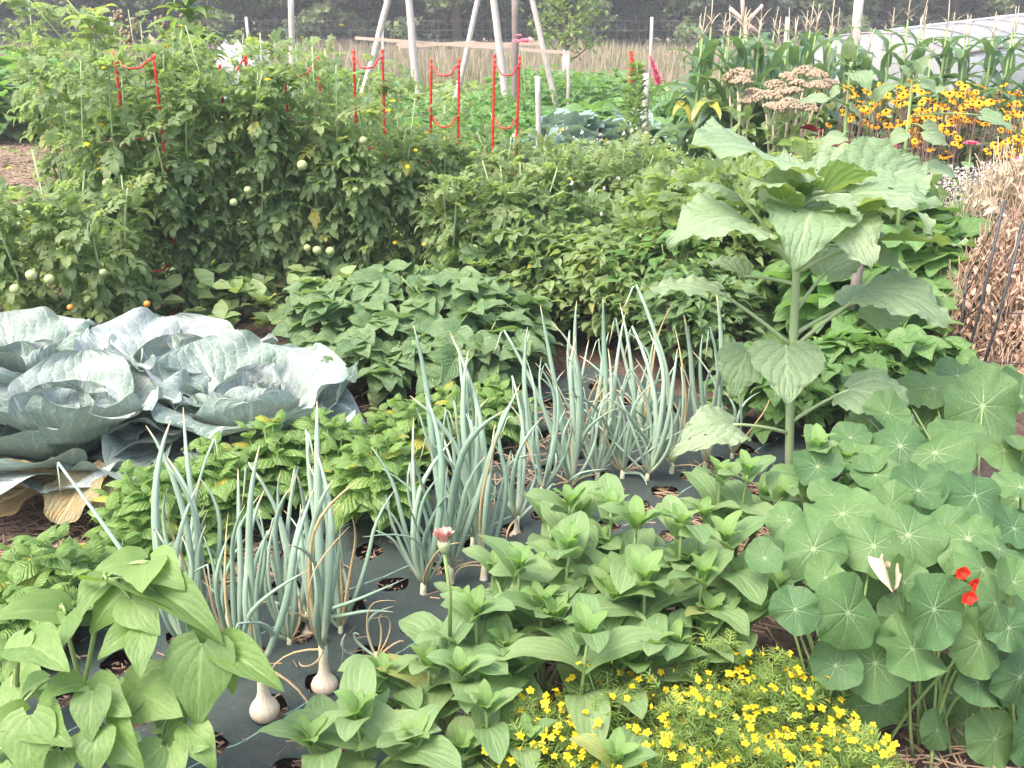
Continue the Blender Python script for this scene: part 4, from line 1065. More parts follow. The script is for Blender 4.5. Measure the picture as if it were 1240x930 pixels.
for label, px, py, Y in (('maroon amaranth leaves just right of the beige seed heads', 1000, 152, 6.0), ('maroon amaranth in the shade under the golden flowers', 1068, 150, 5.9), ('maroon amaranth behind the big sunflower leaves', 1060, 182, 5.6)):
    p = P(px, py, Y); t = bush('amaranth_plant', label, 'amaranth', p, p[2] + .03, .12, 50, T_ov + T_ln, .1, M['petal_maroon'], 'maroon amaranths', 'stem_red')
# slim young sunflowers crossing in front of the golden flowers
T_sf = [leaf_t(p_heart, .54, 11, 14, .10, c, .05, 3.2, .13, .07, 13, seed=40 + i, twist=tw) for i, (c, tw) in enumerate([(.9, .2), (1.3, -.3), (.5, .3), (1.6, 0), (1.1, -.2)])]
def slim(label, px, pyb, pyt, Y, leaves):
    e = P(px, pyt, Y); b = A(e[0] + .02, Y, 0); t = thing('slim_sunflower', label, 'young sunflower', b, None); s_ = MB(); tube(s_, [b, (b + e) / 2 + A(.015, 0, 0), e], [.012, .01, .005], 6); s_.build('stem', M['stem'], t)
    for (sy, bx, by, tx, ty, w) in leaves:
        s0 = P(px, sy, Y); q = P(bx, by, Y - .05); r_ = P(tx, ty, Y - R.uniform(0, .15)); l_ = MB(); tube(l_, bez(s0, (s0 + q) / 2 + A(0, 0, .02), q, 5), .004, 5, 1); put(l_, R.choice(T_sf), q, r_, A(0, -.5, 1) + rv(.25), w); l_.build('leaf', [M['sunfl'], M['stem']], t)
slim('slim young sunflower with a bare side shoot in front of the corn', 1030, 320, 75, 4.6, [(90, 1035, 88, 1052, 112, 1.0), (85, 1022, 78, 1008, 64, .8), (130, 1000, 120, 965, 124, .6), (130, 1030, 130, 1050, 160, .8), (160, 1020, 165, 990, 185, .8), (175, 1045, 180, 1080, 190, .8), (72, 1030, 70, 1032, 40, .8), (110, 1015, 108, 1004, 122, .8), (200, 1005, 205, 960, 215, .7), (210, 1050, 205, 1100, 185, .7), (140, 1060, 120, 1095, 102, .5)])
slim('slim young sunflower with a long leaf stalk reaching to the right edge', 1105, 320, 95, 4.5, [(100, 1115, 100, 1138, 118, 1.0), (95, 1100, 92, 1085, 78, .9), (140, 1190, 140, 1235, 165, .9), (150, 1120, 158, 1150, 178, .9), (155, 1095, 160, 1075, 180, .8), (120, 1125, 118, 1150, 108, .8), (90, 1112, 85, 1128, 66, .8), (180, 1080, 190, 1055, 200, .7), (200, 1125, 205, 1160, 225, .8)])

# ================================================================ BEANS AND SQUASH BEHIND THE ONIONS
lb = ['bush bean plant nearest the cabbages, with heart shaped leaves', 'bush bean plant in front of the shaded tomato stems', 'bush bean plant left of the tall onion leaves', 'dusky bush bean plant between the bean patch and the onions', 'bush bean plant at the front of the bean patch, low over the basil', 'bush bean plant behind the middle onions']
for k, (px, py, Y, h, r) in enumerate([(425, 410, 4.35, .42, .30), (485, 400, 4.4, .46, .32), (545, 400, 4.35, .46, .32), (600, 415, 4.3, .36, .26), (475, 450, 4.0, .33, .28), (575, 445, 4.0, .37, .30)]):
    bush('bush_bean_plant', lb[k], 'bean plant', P(px, py, Y), h, r, 62, T_htH, .125, M['bean'], 'bush beans behind the basil', upn=.75, tri=True, droop=-.35)
for lbl, px, py, Y, h, r, n in (('low bean plant in the shade right behind the sunflower stem', 935, 500, 3.55, .36, .22, 60), ('low bean plant between the sunflower stem and the brown dried vines', 1020, 490, 3.65, .38, .24, 70), ('low bean plant under the pale squash fruit', 1095, 470, 3.75, .40, .24, 70)):
    bush('bush_bean_plant', lbl, 'bean plant', P(px, py, Y), h, r, n, T_htH, .10, M['squash'], 'bush beans near the sunflower', upn=.75, tri=True, droop=-.3)
lb = ['leafy pepper plant behind the onion tips, left one', 'leafy pepper plant above the tall onions', 'leafy pepper plant left of the sunflower stem', 'broad leafed pepper plant just behind the sunflower stem', 'pepper plant in the shade beneath the left sunflower leaf', 'pepper plant with bright top leaves left of the sunflower leaves']
for k, (px, py, Y, h, r) in enumerate([(665, 380, 4.9, .50, .34), (740, 380, 4.75, .50, .36), (815, 390, 4.6, .54, .36), (890, 390, 4.6, .60, .36), (840, 440, 4.3, .42, .3), (745, 300, 5.1, .56, .36)]):
    bush('pepper_plant', lb[k], 'pepper plant', P(px, py, Y), h * R.uniform(.95, 1.2), r, 520, T_ov + T_ln, .078, [M['weed'], M['tomato_pale'], M['squash'], M['tomato_pale'], M['bean'], M['weed']][k], 'pepper plants behind the onions', upn=.7)
for lbl, px, py, Y, h, r, n in (('dark leafed squash plant behind the sunflower with a pale fruit under it', 1030, 400, 4.3, .62, .42, 130), ('squash plant to the right behind the sunflower leaves', 1110, 400, 4.5, .66, .34, 100), ('squash plant beyond the sunflower crown', 960, 300, 4.9, .78, .4, 110), ('squash plant with jagged leaves beside the white flowers', 1110, 290, 4.8, .72, .36, 100)):
    t = bush('squash_plant', lbl, 'squash', P(px, py, Y), h, r, n, T_htH, .2, M['squash'], 'squash plants', upn=.8)
    if px == 1030:
        fr_ = MB(); blob(fr_, (0, 0, 0), 1, 16, 10, 0, .8); c = P(1046, 404, 4.0); inst('fruit', fr_.mesh('fruit', M['squash_skin']), t, c - A(*t.location), None, .075)
post('wooden_stake', 'purplish grey stake behind the sunflower, its top showing between the leaves', P(1015, 470, 4.0) * A(1, 1, 0), P(1052, 245, 4.0), .022, M['wood_dark'], 'stake')
post('wooden_stake', 'thin dark stake standing in the leaves left of the sunflower stem', P(812, 430, 4.35) * A(1, 1, 0), P(809, 360, 4.35), .013, M['wood_dark'], 'stake')

# ================================================================ DRY HEAP AND BLACK WIRE FENCE
def heap(label, cen, rx, ry, h, n, mat, name, lo, hi, wid, seed):
    mb = MB(); cen = A(cen[0], cen[1], 0)
    for k in range(n):
        a, q = R.uniform(0, 6.28), math.sqrt(R.random()); p = cen + A(math.cos(a) * q * rx, math.sin(a) * q * ry, 0); p[2] = max(.01, h * (1 - q ** 2.2) * R.random() ** .5)
        if R.random() < .62:
            L = R.uniform(lo, hi) * 2.6; d = unit(rv(.55) + A(0, 0, R.choice((-1, 1)))); tube(mb, bez(p, p + d * L * .5 + rv(.03), p + d * L, 4), wid * .15, 4, 0, cap=False)
        else:
            L = R.uniform(lo, hi); d = unit(rv() + A(0, -.2, -.2)); put(mb, R.choice(T_dry), p, p + d * L, A(0, -.4, .8) + rv(.7), 1)
    o = mb.build(name, mat, None, tuple(cen)); return tag(o, label, 'dried plants')
T_dry = [leaf_t(p_lance, .2, 5, 8, .9, c, .08, 3, seed=i, twist=2.0 * (-1) ** i) for i, c in enumerate([1.4, 1.7, .9, 1.5])]
hc = P(1225, 420, 4.15)
heap('brown heap of dried crinkled bean vines behind the black wire fence', hc, .46, .36, .74, 7600, M['brown_dry'], 'dried_vine_heap', .022, .062, .016, 1)
hc2 = P(1232, 330, 4.65)
heap('pale straw coloured heap of dried stalks above the brown vines at the right edge', hc2, .50, .32, .96, 5600, M['straw'], 'dried_stalk_heap', .03, .085, .016, 2)
wf = thing('garden_fence', 'black wire garden fence leaning in front of the dried heaps at the right', 'fence', P(1180, 440, 3.72) * A(1, 1, 0))
stk = []
for (x0, y0, x1, y1, Y) in ((1164, 455, 1216, 243, 3.75), (1187, 450, 1240, 268, 3.7), (1153, 440, 1172, 330, 4.0), (1290, 455, 1330, 260, 3.6)):
    a, b = P(x0, y0, Y), P(x1, y1, Y); d = b - a; a = a - d * (a[2] / d[2]); m_ = MB(); tube(m_, [a, (a + b) / 2 + A(.01, 0, 0), b], .006, 6); m_.build('stake', M['black_wire'], wf); stk.append((a, b))
for f in (.3, .55, .8, .96):
    m_ = MB(); tube(m_, [stk[2][0] + (stk[2][1] - stk[2][0]) * min(f, .95), stk[0][0] + (stk[0][1] - stk[0][0]) * f, stk[1][0] + (stk[1][1] - stk[1][0]) * f, stk[3][0] + (stk[3][1] - stk[3][0]) * f], .0022, 4); m_.build('wire', M['black_wire'], wf)
for label, px, y0, y1, Y in (('thin dark wire stake in the white flowers, left one', 1142, 262, 214, 4.9), ('thin dark wire stake in the middle of the white flowers', 1180, 260, 206, 4.9), ('thin dark wire stake nearest the right edge in the white flowers', 1232, 240, 202, 4.9)):
    b = P(px, y1, Y); a = A(b[0] - .02, Y, 0); m_ = MB(); tube(m_, [a, b], .005, 5); tag(m_.build('wire_stake', M['black_wire'], None, tuple(a)), label, 'stake')
# ================================================================ CABBAGES
R.seed(31)
T_cab = [leaf_t(p_cab, .52, 27, 27, .10, c, .06, k, .0, cup=cu, seed=i, puck=.012) for i, (c, k, cu) in enumerate([(-.5, 2.6, .25), (.5, 3.2, .1), (.9, 2.2, .15), (-.9, 3.0, .45), (.2, 3.6, .2), (-.3, 2.4, .3)])]
def cabbage(label, cen, n_out, n_mid, r, seed, head=True):
    holes_ = True
    R.seed(seed); b = A(cen[0], cen[1], 0); t = thing('cabbage_plant', label, 'cabbage', b, 'cabbages beside the basil')
    s_ = MB(); tube(s_, [b, b + A(0, 0, .16)], [.03, .035], 8); s_.build('stem', M['stem_pale'], t)
    def leaf(a, el, L, z, T, w=1.0):
        if holes_ and R.random() < (.5 if seed == 2 else .22):
            T = dict(T); hs_ = [(R.uniform(.2, .8), R.uniform(.35, .9), R.uniform(.03, .06)) for _ in range(R.randrange(1, 4))]; cq = T['uv'][T['q']].mean(1); bad = np.zeros(len(cq), bool)
            for hu, hv, hr in hs_: bad |= ((cq[:, 0] - hu) ** 2 + (cq[:, 1] - hv) ** 2) < hr ** 2
            T['q'] = T['q'][~bad]
        d = unit(A(math.cos(a) * math.cos(el), math.sin(a) * math.cos(el), math.sin(el))); p = b + A(math.cos(a), math.sin(a), 0) * .03 + A(0, 0, z); mb = MB()
        put(mb, T, p, p + d * L, A(-d[0] * .7, -d[1] * .7, 1.0) + rv(.32), w * R.uniform(.85, 1.12)); mb.build('leaf', M['cabbage'], t)
    for k in range(n_out): leaf(k * 6.283 / n_out + R.uniform(-.35, .35), R.uniform(.0, .42), r * R.uniform(.85, 1.15), .06 + .05 * R.random(), R.choice([T_cab[1], T_cab[2], T_cab[4]]), 1.0)
    for k in range(n_mid): leaf(k * 6.283 / n_mid + .4 + R.uniform(-.25, .25), R.uniform(.35, .85), r * R.uniform(.72, .98), .10, R.choice([T_cab[0], T_cab[4], T_cab[5], T_cab[2]]), 1.05)
    if head:
        for k in range(9): leaf(k * 2.4 + R.uniform(-.2, .2), R.uniform(.75, 1.3), r * R.uniform(.45, .62), .10, R.choice([T_cab[3], T_cab[0]]), 1.0)
        h = MB(); blob(h, b + A(0, 0, .11 + r * .2), r * .2, 20, 14, 0, 1.1); h.build('head', M['cabbage'], t)
    return t
cabbage('large grey green cabbage at the left with a pale head and broad veined leaves', P(85, 540, 3.08), 9, 9, .45, 1)
cabbage('whitish blue cabbage at the right of the cabbage bed with holes in its leaves', P(295, 500, 3.25), 9, 9, .46, 2)
cabbage('cabbage in the back of the bed between the two front ones', P(215, 440, 3.65), 8, 7, .45, 3)
cabbage('cabbage at the back left corner of the bed, half out of the picture', P(20, 440, 3.6), 8, 7, .45, 4)
cabbage('cabbage cut off by the left edge of the picture, above the brown leaf', P(-150, 545, 3.15), 8, 7, .42, 5)
# withered lower leaves under the left cabbage
t = thing('withered_cabbage_leaf', 'withered yellow brown cabbage leaves lying under the left cabbage', 'dead leaf', G(60, 640))
for (bx, by, bz, tx, ty, tz, w, T) in ((125, 560, .2, 70, 635, .10, .6, 1), (135, 575, .17, 140, 640, .06, .5, 2), (70, 575, .2, -20, 620, .09, .8, 4)):
    mb = MB(); put(mb, T_cab[T], G(bx, by, bz), G(tx, ty, tz), A(0, -.5, 1), w); mb.build('leaf', M['cabbage_dead'], t)

# ================================================================ BASIL
R.seed(41)
T_bas = [leaf_t(p_ovate, .30, 7, 8, -.22, 1.5, .015, 3, seed=i, cup=-.15) for i in range(5)]
def basil(label, px, py, h, r, ntip, seed):
    R.seed(seed); g = G(px, py, h * .85); b = A(g[0], g[1], 0); t = thing('basil_plant', label, 'basil', b, 'basil plants on the weed fabric'); sb, fo_ = MB(), MB()
    tube(sb, [b, b + A(.005, 0, h * .5)], [.008, .006], 6)
    r *= .86
    for k in range(ntip):
        a = k * 2.4 + R.uniform(-.3, .3); q = r * math.sqrt((k + .5) / ntip); e = b + A(math.cos(a) * q, math.sin(a) * q, h * (1 - .45 * (q / r) ** 2) * R.uniform(.85, 1.05)); st = b + A(0, 0, h * .2)
        tube(sb, bez(st, st + (e - st) * A(.5, .5, .3), e, 5), [.004, .004, .003, .003, .002], 5)
        for lev in range(4):
            p = e - (e - st) * .16 * lev; aa = R.uniform(0, 3.14) if lev == 0 else aa + 1.57
            for sg in (0, math.pi):
                d = unit(A(math.cos(aa + sg), math.sin(aa + sg), [.45, -.15, -.45, -.6][lev] + R.uniform(-.2, .2))); L = [.06, .10, .115, .115][lev] * R.uniform(.8, 1.2)
                put(fo_, R.choice(T_bas), p, p + d * L, A(0, 0, 1) + rv(.2))
    sb.build('stem', M['stem'], t); fo_.build('foliage', M['basil'], t); return t
for k, (label, px, py, h, r, n) in enumerate([
    ('bright basil plant in front of the left cabbage, beside the withered leaf', 178, 585, .31, .16, 28),
    ('basil plant at the left edge behind the bean plants', 45, 675, .29, .19, 28),
    ('basil plant in the middle of the row below the cabbage leaf gap', 255, 560, .32, .17, 28),
    ('basil plant right of the middle one, in front of the white cabbage leaf', 325, 530, .33, .17, 28),
    ('basil plant with a bare stalk standing in its own fabric hole near the tall onions', 455, 545, .36, .15, 28),
    ('small basil plant behind the leaning onion leaves', 545, 490, .26, .15, 18),
    ('small yellowish basil plant in front of the bush beans', 600, 475, .26, .15, 18),
    ('low basil plant between the left edge basil and the middle row', 140, 665, .18, .14, 14),
    ('small basil seedling on the bare fabric left of the onions', 225, 640, .18, .12, 10),
    ('basil plant filling the gap between the white cabbage leaf and the tall onions', 400, 520, .33, .16, 26),
    ('basil plant in front of the bush beans, left of the tallest onion leaf', 490, 500, .30, .16, 24),
    ('low basil plant at the left edge under the bean leaves', -15, 740, .2, .14, 16)]):
    basil(label, px, py, h, r, n, 60 + k)

# ================================================================ ONIONS
R.seed(51)
def onion(label, bx, by, leaves, bulb=.034, neck=.10, seed=0, dry=1, withered=False):
    R.seed(400 + seed)
    if seed > 2: bulb *= .66; neck *= .45
    base_r = .0071 if seed != 2 else .005; b = G(bx, by); b[2] = 0
    t = thing('onion_plant', label, 'onion', b, 'onions in the weed fabric')
    mb = MB(); prof = [(0, .3), (.05, .66), (.13, .95), (.2, 1.0), (.28, .86), (.37, .55), (.48, .39), (.7, .33), (1.0, .31)]
    hgt = neck + bulb * 1.6; z0_ = .008 if seed < 2 else -.018 if seed < 3 else -.030
    tube(mb, [b + A(0, 0, z0_ + hgt * f) + A(.004 * f, 0, 0) for f, _ in prof], [bulb * w for _, w in prof], 18)
    mb.build('bulb', M['bulb'], t)
    top = b + A(.004, 0, z0_ + hgt - .015)
    leaves = [(q[0], q[1] + 25, q[2], 'k') if (seed > 2 and q[3] == 'n' and R.random() < .13) else q for q in leaves]
    for (tx, ty, dY, kind) in leaves + ([] if seed < 3 else [(bx + R.uniform(-75, 75), by - (by - leaves[0][1]) * R.uniform(.45, .8), R.uniform(-.15, .1), R.choice('nnkd')) for _ in range(3)] + [(q[0] + R.uniform(-32, 32), q[1] + R.uniform(15, 90), q[2] + R.uniform(-.08, .08), 'n') for q in leaves if q[3] == 'n' and R.random() < .6]):
        e = P(tx, ty, b[1] + dY); d = e - top; L = np.linalg.norm(d); bulge = rv(.10) * A(1, 1, 0)
        r0 = base_r if kind != 'd' else base_r * .55
        r0 *= R.uniform(.8, 1.2) * min(1.25, max(.75, L / .5))
        if kind == 'k':   # kinked and hanging
            kx = e; drop = kx + A(R.uniform(-.05, .05), -.02, -R.uniform(.06, .12))
            pts = list(bez(top, (top + e) / 2 + bulge + A(0, 0, .03), e, 9)) + [e + (drop - e) * .25 + A(0, 0, .012), e + (drop - e) * .6, drop]
            rr_ = [r0 * x for x in (.8, .95, 1, 1, .95, .85, .75, .6, .5, .38, .28, .08)]; rn = R.uniform(.7, 1)
        else:
            c = (top + e) / 2 + bulge + A(-d[0] * .12, -d[1] * .12, abs(d[2]) * .06)
            pts = bez(top, c, e, 12); hk = rv(.05) * A(1, 1, .3) + A(0, 0, -.02); pts = pts + hk * np.clip((np.linspace(0, 1, 12) - .62) / .38, 0, 1)[:, None] ** 1.6; rr_ = [r0 * x for x in (.85, 1.0, 1.12, 1.18, 1.16, 1.12, 1.05, .95, .82, .66, .45, .06)]; rn = R.random() * .8
        m_ = MB()
        tube(m_, pts, rr_, 8, 0, rn, .75); m_.build('leaf', M['onion_dry'] if kind == 'd' else M['onion'], t, label='dried straw coloured leaf' if kind == 'd' else None)
    if withered is False and dry:
        for k in range(dry):
            a = R.uniform(0, 6.28); m_ = MB(); e = b + A(math.cos(a), math.sin(a), 0) * R.uniform(.08, .16) + A(0, 0, .03); tube(m_, bez(top, (top + e) / 2 + A(math.cos(a), math.sin(a), 1) * .05, e, 7), [.004, .004, .0035, .003, .003, .002, .001], 5, 0, None, .5); m_.build('leaf', M['onion_dry'], t, label='dried straw coloured leaf')
    return t
def fan(bx, by, top, n, sp, dz=.12, kinks=0, dr=0):
    out = []
    for k in range(n):
        f = (k + .5) / n * 2 - 1; out.append((bx + f * sp + R.uniform(-10, 10) + (520 - top) * .03, top + abs(f) * 40 + R.uniform(0, 1) ** 1.5 * (by - top) * .45, R.uniform(-dz, dz), 'n'))
    for k in range(kinks): i = R.randrange(n); q = out[i]; out[i] = (q[0], q[1] + 30, q[2], 'k')
    for k in range(dr): out.append((bx + R.uniform(-sp, sp), top + (by - top) * R.uniform(.35, .6), R.uniform(-dz, dz), 'd'))
    return out
ON = [
 ('front onion with a clean white bulb sitting in its hole', 322, 876, [(310, 545, .0, 'n'), (352, 590, .05, 'n'), (332, 640, -.05, 'n'), (300, 600, .08, 'n'), (345, 690, -.06, 'n'), (288, 755, -.1, 'k'), (312, 740, -.08, 'd'), (318, 620, .1, 'n')], .035, .11),
 ('onion with half buried white bulb right of the front one, with leaning dry leaf', 394, 843, [(384, 480, .05, 'n'), (402, 540, 0, 'n'), (412, 570, -.05, 'n'), (372, 600, .05, 'n'), (362, 640, -.1, 'n'), (416, 640, .05, 'n'), (395, 680, -.1, 'n'), (414, 570, -.1, 'd'), (402, 640, -.05, 'd'), (345, 800, -.12, 'd')], .033, .09),
 ('withered small onion with brown broken leaves in a big hole', 455, 812, [(440, 760, 0, 'n'), (466, 735, 0, 'n'), (455, 735, .02, 'd'), (471, 712, 0, 'd'), (446, 740, 0, 'd'), (418, 768, -.05, 'k')], .014, .05),
 ('onion behind the front one, its leaves standing straight', 287, 806, [(281, 560, .05, 'n'), (292, 600, 0, 'n'), (268, 640, .05, 'n'), (300, 640, .1, 'n'), (278, 590, -.05, 'n'), (258, 690, -.1, 'd')], .034, .1),
 ('onion with an upright tuft between the two front bulbs', 350, 790, [(345, 560, 0, 'n'), (360, 540, .06, 'n'), (335, 600, 0, 'n'), (368, 600, .05, 'n'), (300, 560, .05, 'k'), (352, 640, .1, 'n')], .034, .1),
 ('onion behind the bean plant whose long leaves lean far to the left', 226, 800, [(70, 560, .15, 'k'), (165, 505, .1, 'n'), (205, 490, .1, 'n'), (215, 560, .05, 'n'), (238, 640, 0, 'n'), (240, 580, .1, 'n')], .034, .1),
 ('onion at the left with two leaves crossing the cabbage', 245, 770, [(203, 490, .1, 'n'), (232, 610, .05, 'n'), (255, 560, .1, 'n'), (260, 530, .12, 'k')], .03, .1),
 ('onion in the second row with slim leaves and dry tips', 412, 775, [(372, 495, .1, 'n'), (385, 560, .05, 'n'), (360, 520, .1, 'n'), (405, 600, 0, 'n'), (392, 640, .05, 'n'), (415, 600, 0, 'd')], .032, .1),
 ('onion lying out to the right with one long bent leaf over the withered one', 372, 760, [(500, 705, -.1, 'n'), (380, 540, .1, 'n'), (355, 600, .1, 'n'), (340, 560, .1, 'n')], .03, .1),
 ('big onion at the left end of the thick middle clump', 512, 728, [(480, 560, .05, 'n'), (500, 500, .1, 'n'), (520, 470, .05, 'n'), (468, 600, 0, 'k'), (530, 560, 0, 'n'), (540, 520, .1, 'n'), (490, 600, -.05, 'n')], .04, .12),
 ('big onion in the thick middle clump with the tallest left leaf', 545, 712, [(512, 378, .15, 'n'), (505, 470, .05, 'n'), (548, 430, .1, 'n'), (560, 500, 0, 'n'), (575, 540, 0, 'n'), (530, 560, -.05, 'n'), (497, 560, 0, 'k'), (558, 600, .05, 'd')], .042, .14),
 ('big onion in the thick middle clump, front right', 585, 708, [(556, 400, .15, 'n'), (570, 440, .1, 'n'), (592, 480, 0, 'n'), (600, 520, .05, 'n'), (580, 560, -.05, 'n'), (610, 590, .05, 'n'), (565, 500, .05, 'k')], .042, .14),
 ('onion at the back of the thick middle clump', 572, 668, [(547, 430, .1, 'n'), (535, 500, .1, 'n'), (590, 470, .1, 'n'), (600, 560, 0, 'n'), (568, 460, .05, 'n'), (520, 520, .05, 'k')], .036, .12),
 ('onion right behind the thick middle clump with crossing leaves', 625, 645, [(600, 480, .1, 'n'), (640, 455, .1, 'n'), (620, 430, .12, 'n'), (655, 500, 0, 'n'), (590, 560, 0, 'k'), (635, 540, 0, 'n')], .036, .12),
 ('onion in front of the upper clump with a dry leaf on its left', 655, 610, [(630, 400, .12, 'n'), (645, 380, .1, 'n'), (660, 430, .05, 'n'), (675, 460, 0, 'n'), (620, 470, .1, 'd'), (690, 500, 0, 'n'), (648, 490, 0, 'n')], .038, .12),
 ('onion in the upper clump with a leaf pointing straight up', 690, 602, [(652, 365, .1, 'n'), (680, 400, .1, 'n'), (700, 420, .05, 'n'), (665, 450, 0, 'n'), (715, 470, .05, 'n'), (610, 400, .15, 'k'), (685, 480, 0, 'n')], .038, .12),
 ('onion in the middle of the upper clump among straw', 722, 590, [(690, 375, .1, 'n'), (718, 355, .1, 'n'), (735, 420, .05, 'n'), (750, 440, 0, 'n'), (700, 470, 0, 'n'), (768, 490, 0, 'k'), (715, 440, 0, 'd')], .038, .12),
 ('onion of the upper clump whose leaf bends in a loop', 752, 588, [(740, 362, .1, 'n'), (765, 380, .1, 'n'), (730, 430, .05, 'n'), (775, 450, 0, 'n'), (790, 500, 0, 'n'), (728, 480, 0, 'd'), (830, 520, -.05, 'k')], .038, .12),
 ('onion right of centre in the upper clump, leaves tilted right', 782, 590, [(765, 370, .1, 'n'), (800, 395, .05, 'n'), (812, 430, 0, 'n'), (780, 430, .1, 'n'), (830, 470, 0, 'n'), (750, 480, 0, 'k'), (795, 500, 0, 'n')], .038, .12),
 ('onion at the right end of the upper clump with yellow dry leaves', 812, 580, [(792, 380, .1, 'n'), (770, 345, .15, 'k'), (825, 420, 0, 'n'), (840, 450, 0, 'n'), (815, 480, 0, 'n'), (800, 460, .05, 'd'), (806, 395, .05, 'd')], .038, .12),
 ('onion beside the sunflower with two slim leaves bending left', 852, 575, [(862, 350, .05, 'n'), (842, 400, .05, 'n'), (865, 420, 0, 'k'), (835, 440, 0, 'n'), (858, 500, 0, 'd')], .034, .12),
 ('onion at the very back of the row, under the pepper leaves', 705, 545, [(680, 380, .1, 'n'), (700, 360, .1, 'n'), (725, 410, .05, 'n'), (740, 440, 0, 'n'), (660, 440, 0, 'k'), (712, 430, 0, 'n')], .034, .12),
 ('onion at the back right, between the loop leaf and the pepper plants', 775, 535, [(745, 360, .1, 'n'), (770, 390, .1, 'n'), (790, 400, .05, 'n'), (812, 430, 0, 'n'), (800, 360, 0, 'd'), (725, 410, 0, 'k')], .034, .12),
 ('onion nearest the sunflower stem with a pale withered leaf', 885, 560, [(868, 430, .05, 'n'), (878, 440, 0, 'k'), (895, 470, 0, 'n'), (872, 480, 0, 'd')], .03, .1),
]
for k, (lb_, bx, by, lv, bl, nk) in enumerate(ON): onion(lb_, bx, by, lv, bl, nk, k, dry=1 if k not in (2,) else 3)

# ================================================================ SUNFLOWER
R.seed(61)
sb_ = G(955, 612); SY = sb_[1]
sf = thing('sunflower_plant', 'tall young sunflower with huge pale leaves on a thick hairy stem', 'sunflower', sb_)
spx = [(955, 612), (956, 540), (957, 480), (960, 420), (964, 340), (967, 285), (970, 240)]
sp = [P(x, y, SY) for x, y in spx]; sp[0][2] = 0
mb = MB(); tube(mb, sp, [.0145, .014, .0135, .0135, .0125, .011, .009], 12); mb.build('stem', M['stem_pale'], sf)
def sfl(s, b, t, w, n, T, pet=.0055):
    s = P(s[0], s[1], SY); b = P(b[0], b[1], SY + b[2]); t = P(t[0], t[1], SY + t[2]); mb = MB()
    tube(mb, bez(s, (s + b) / 2 + A(0, 0, .015), b, 8), np.linspace(pet * 1.25, pet * .8, 8), 8, 1)
    TT = dict(T_sf2[T])
    if R.random() < .5:
        cq = TT['uv'][TT['q']].mean(1); bad = np.zeros(len(cq), bool)
        for _ in range(R.randrange(2, 5)): bad |= ((cq - A(R.uniform(.15, .85), R.uniform(.2, .9))) ** 2).sum(1) < R.uniform(.018, .032) ** 2
        TT['q'] = TT['q'][~bad]
    put(mb, TT, b, t, A(*n), w); mb.build('leaf', [M['sunfl'], M['stem_pale']], sf)
T_sf2 = [leaf_t(p_heart, .58, 23, 37, f, c, .05, 3.1, .14, .035, 26, seed=70 + i, twist=tw, cup=cu, puck=.002) for i, (f, c, tw, cu) in enumerate([(.08, .7, .15, .0), (.15, 1.3, -.2, -.1), (-.1, 1.0, .2, -.2), (.3, .5, 0, .1), (.05, 1.9, .1, 0), (.05, .2, 0, .05)])]
sfl((968, 262), (942, 196, .05), (834, 180, -.12), 1.15, (.05, -.22, .97), 0)
sfl((966, 330), (908, 272, -.05), (808, 300, -.20), .95, (-.1, -.35, .9), 1)
sfl((966, 330), (895, 236, .12), (822, 226, .22), .75, (0, .35, 1), 2)
sfl((969, 262), (965, 248, -.02), (948, 182, .10), 1.05, (0, -.7, .7), 2)
sfl((967, 285), (985, 258, -.05), (962, 330, -.27), 1.0, (-.25, -.75, .55), 4)
sfl((968, 275), (1000, 262, -.06), (1056, 328, -.26), .95, (.1, -.75, .6), 1)
sfl((970, 245), (1032, 236, .0), (1140, 250, -.1), 1.0, (.1, -.38, .9), 0)
sfl((970, 245), (1050, 228, .06), (1118, 200, .20), 1.0, (0, -.65, .75), 3)
sfl((970, 242), (998, 232, .0), (1062, 212, .0), .9, (0, .75, .6), 3)
sfl((970, 262), (1030, 258, -.08), (1130, 285, -.28), .6, (.2, -.3, .9), 4)
sfl((966, 330), (1050, 292, -.05), (1186, 300, -.05), .55, (0, .25, 1), 5)
sfl((962, 420), (1052, 352, -.05), (1150, 402, -.18), .85, (.25, -.5, .8), 1)
sfl((962, 405), (1040, 365, .08), (1120, 350, .22), .8, (.1, -.2, 1), 2)
sfl((960, 430), (952, 420, -.07), (953, 490, -.19), 1.18, (0, -.9, .35), 5)
sfl((959, 440), (905, 425, .05), (885, 482, .0), 1.0, (-.3, -.85, .4), 1)
sfl((957, 512), (1028, 472, -.05), (1106, 530, -.15), .82, (.2, -.6, .75), 4)
sfl((956, 525), (888, 514, -.08), (812, 556, -.2), .66, (-.2, -.55, .8), 1)
sfl((960, 420), (868, 352, .0), (770, 352, -.05), .5, (0, -.15, 1), 5)
sfl((962, 380), (1000, 330, .05), (1040, 300, .2), .7, (0, -.3, 1), 0)
sfl((969, 258), (985, 238, .05), (1030, 190, .16), .85, (.1, -.5, .85), 2)
sfl((969, 255), (950, 240, -.08), (905, 232, -.2), .8, (-.2, -.3, .9), 1)
sfl((969, 252), (1000, 240, -.1), (1040, 262, -.22), .8, (.2, -.5, .85), 0)
sfl((970, 248), (1010, 225, .1), (1075, 178, .25), .8, (.15, -.6, .8), 5)
sfl((966, 300), (1035, 300, .02), (1100, 335, -.08), .75, (.2, -.4, .9), 0)
sfl((964, 345), (900, 335, .04), (850, 318, .1), .75, (-.1, -.2, 1), 3)
# top bud of small leaves
for k in range(5):
    a = k * 1.257; b = sp[-1]; mb = MB(); put(mb, T_sf2[3], b, b + unit(A(math.cos(a), math.sin(a), .9)) * .09, A(-math.cos(a), -math.sin(a), .7), .7); mb.build('leaf', M['sunfl'], sf)

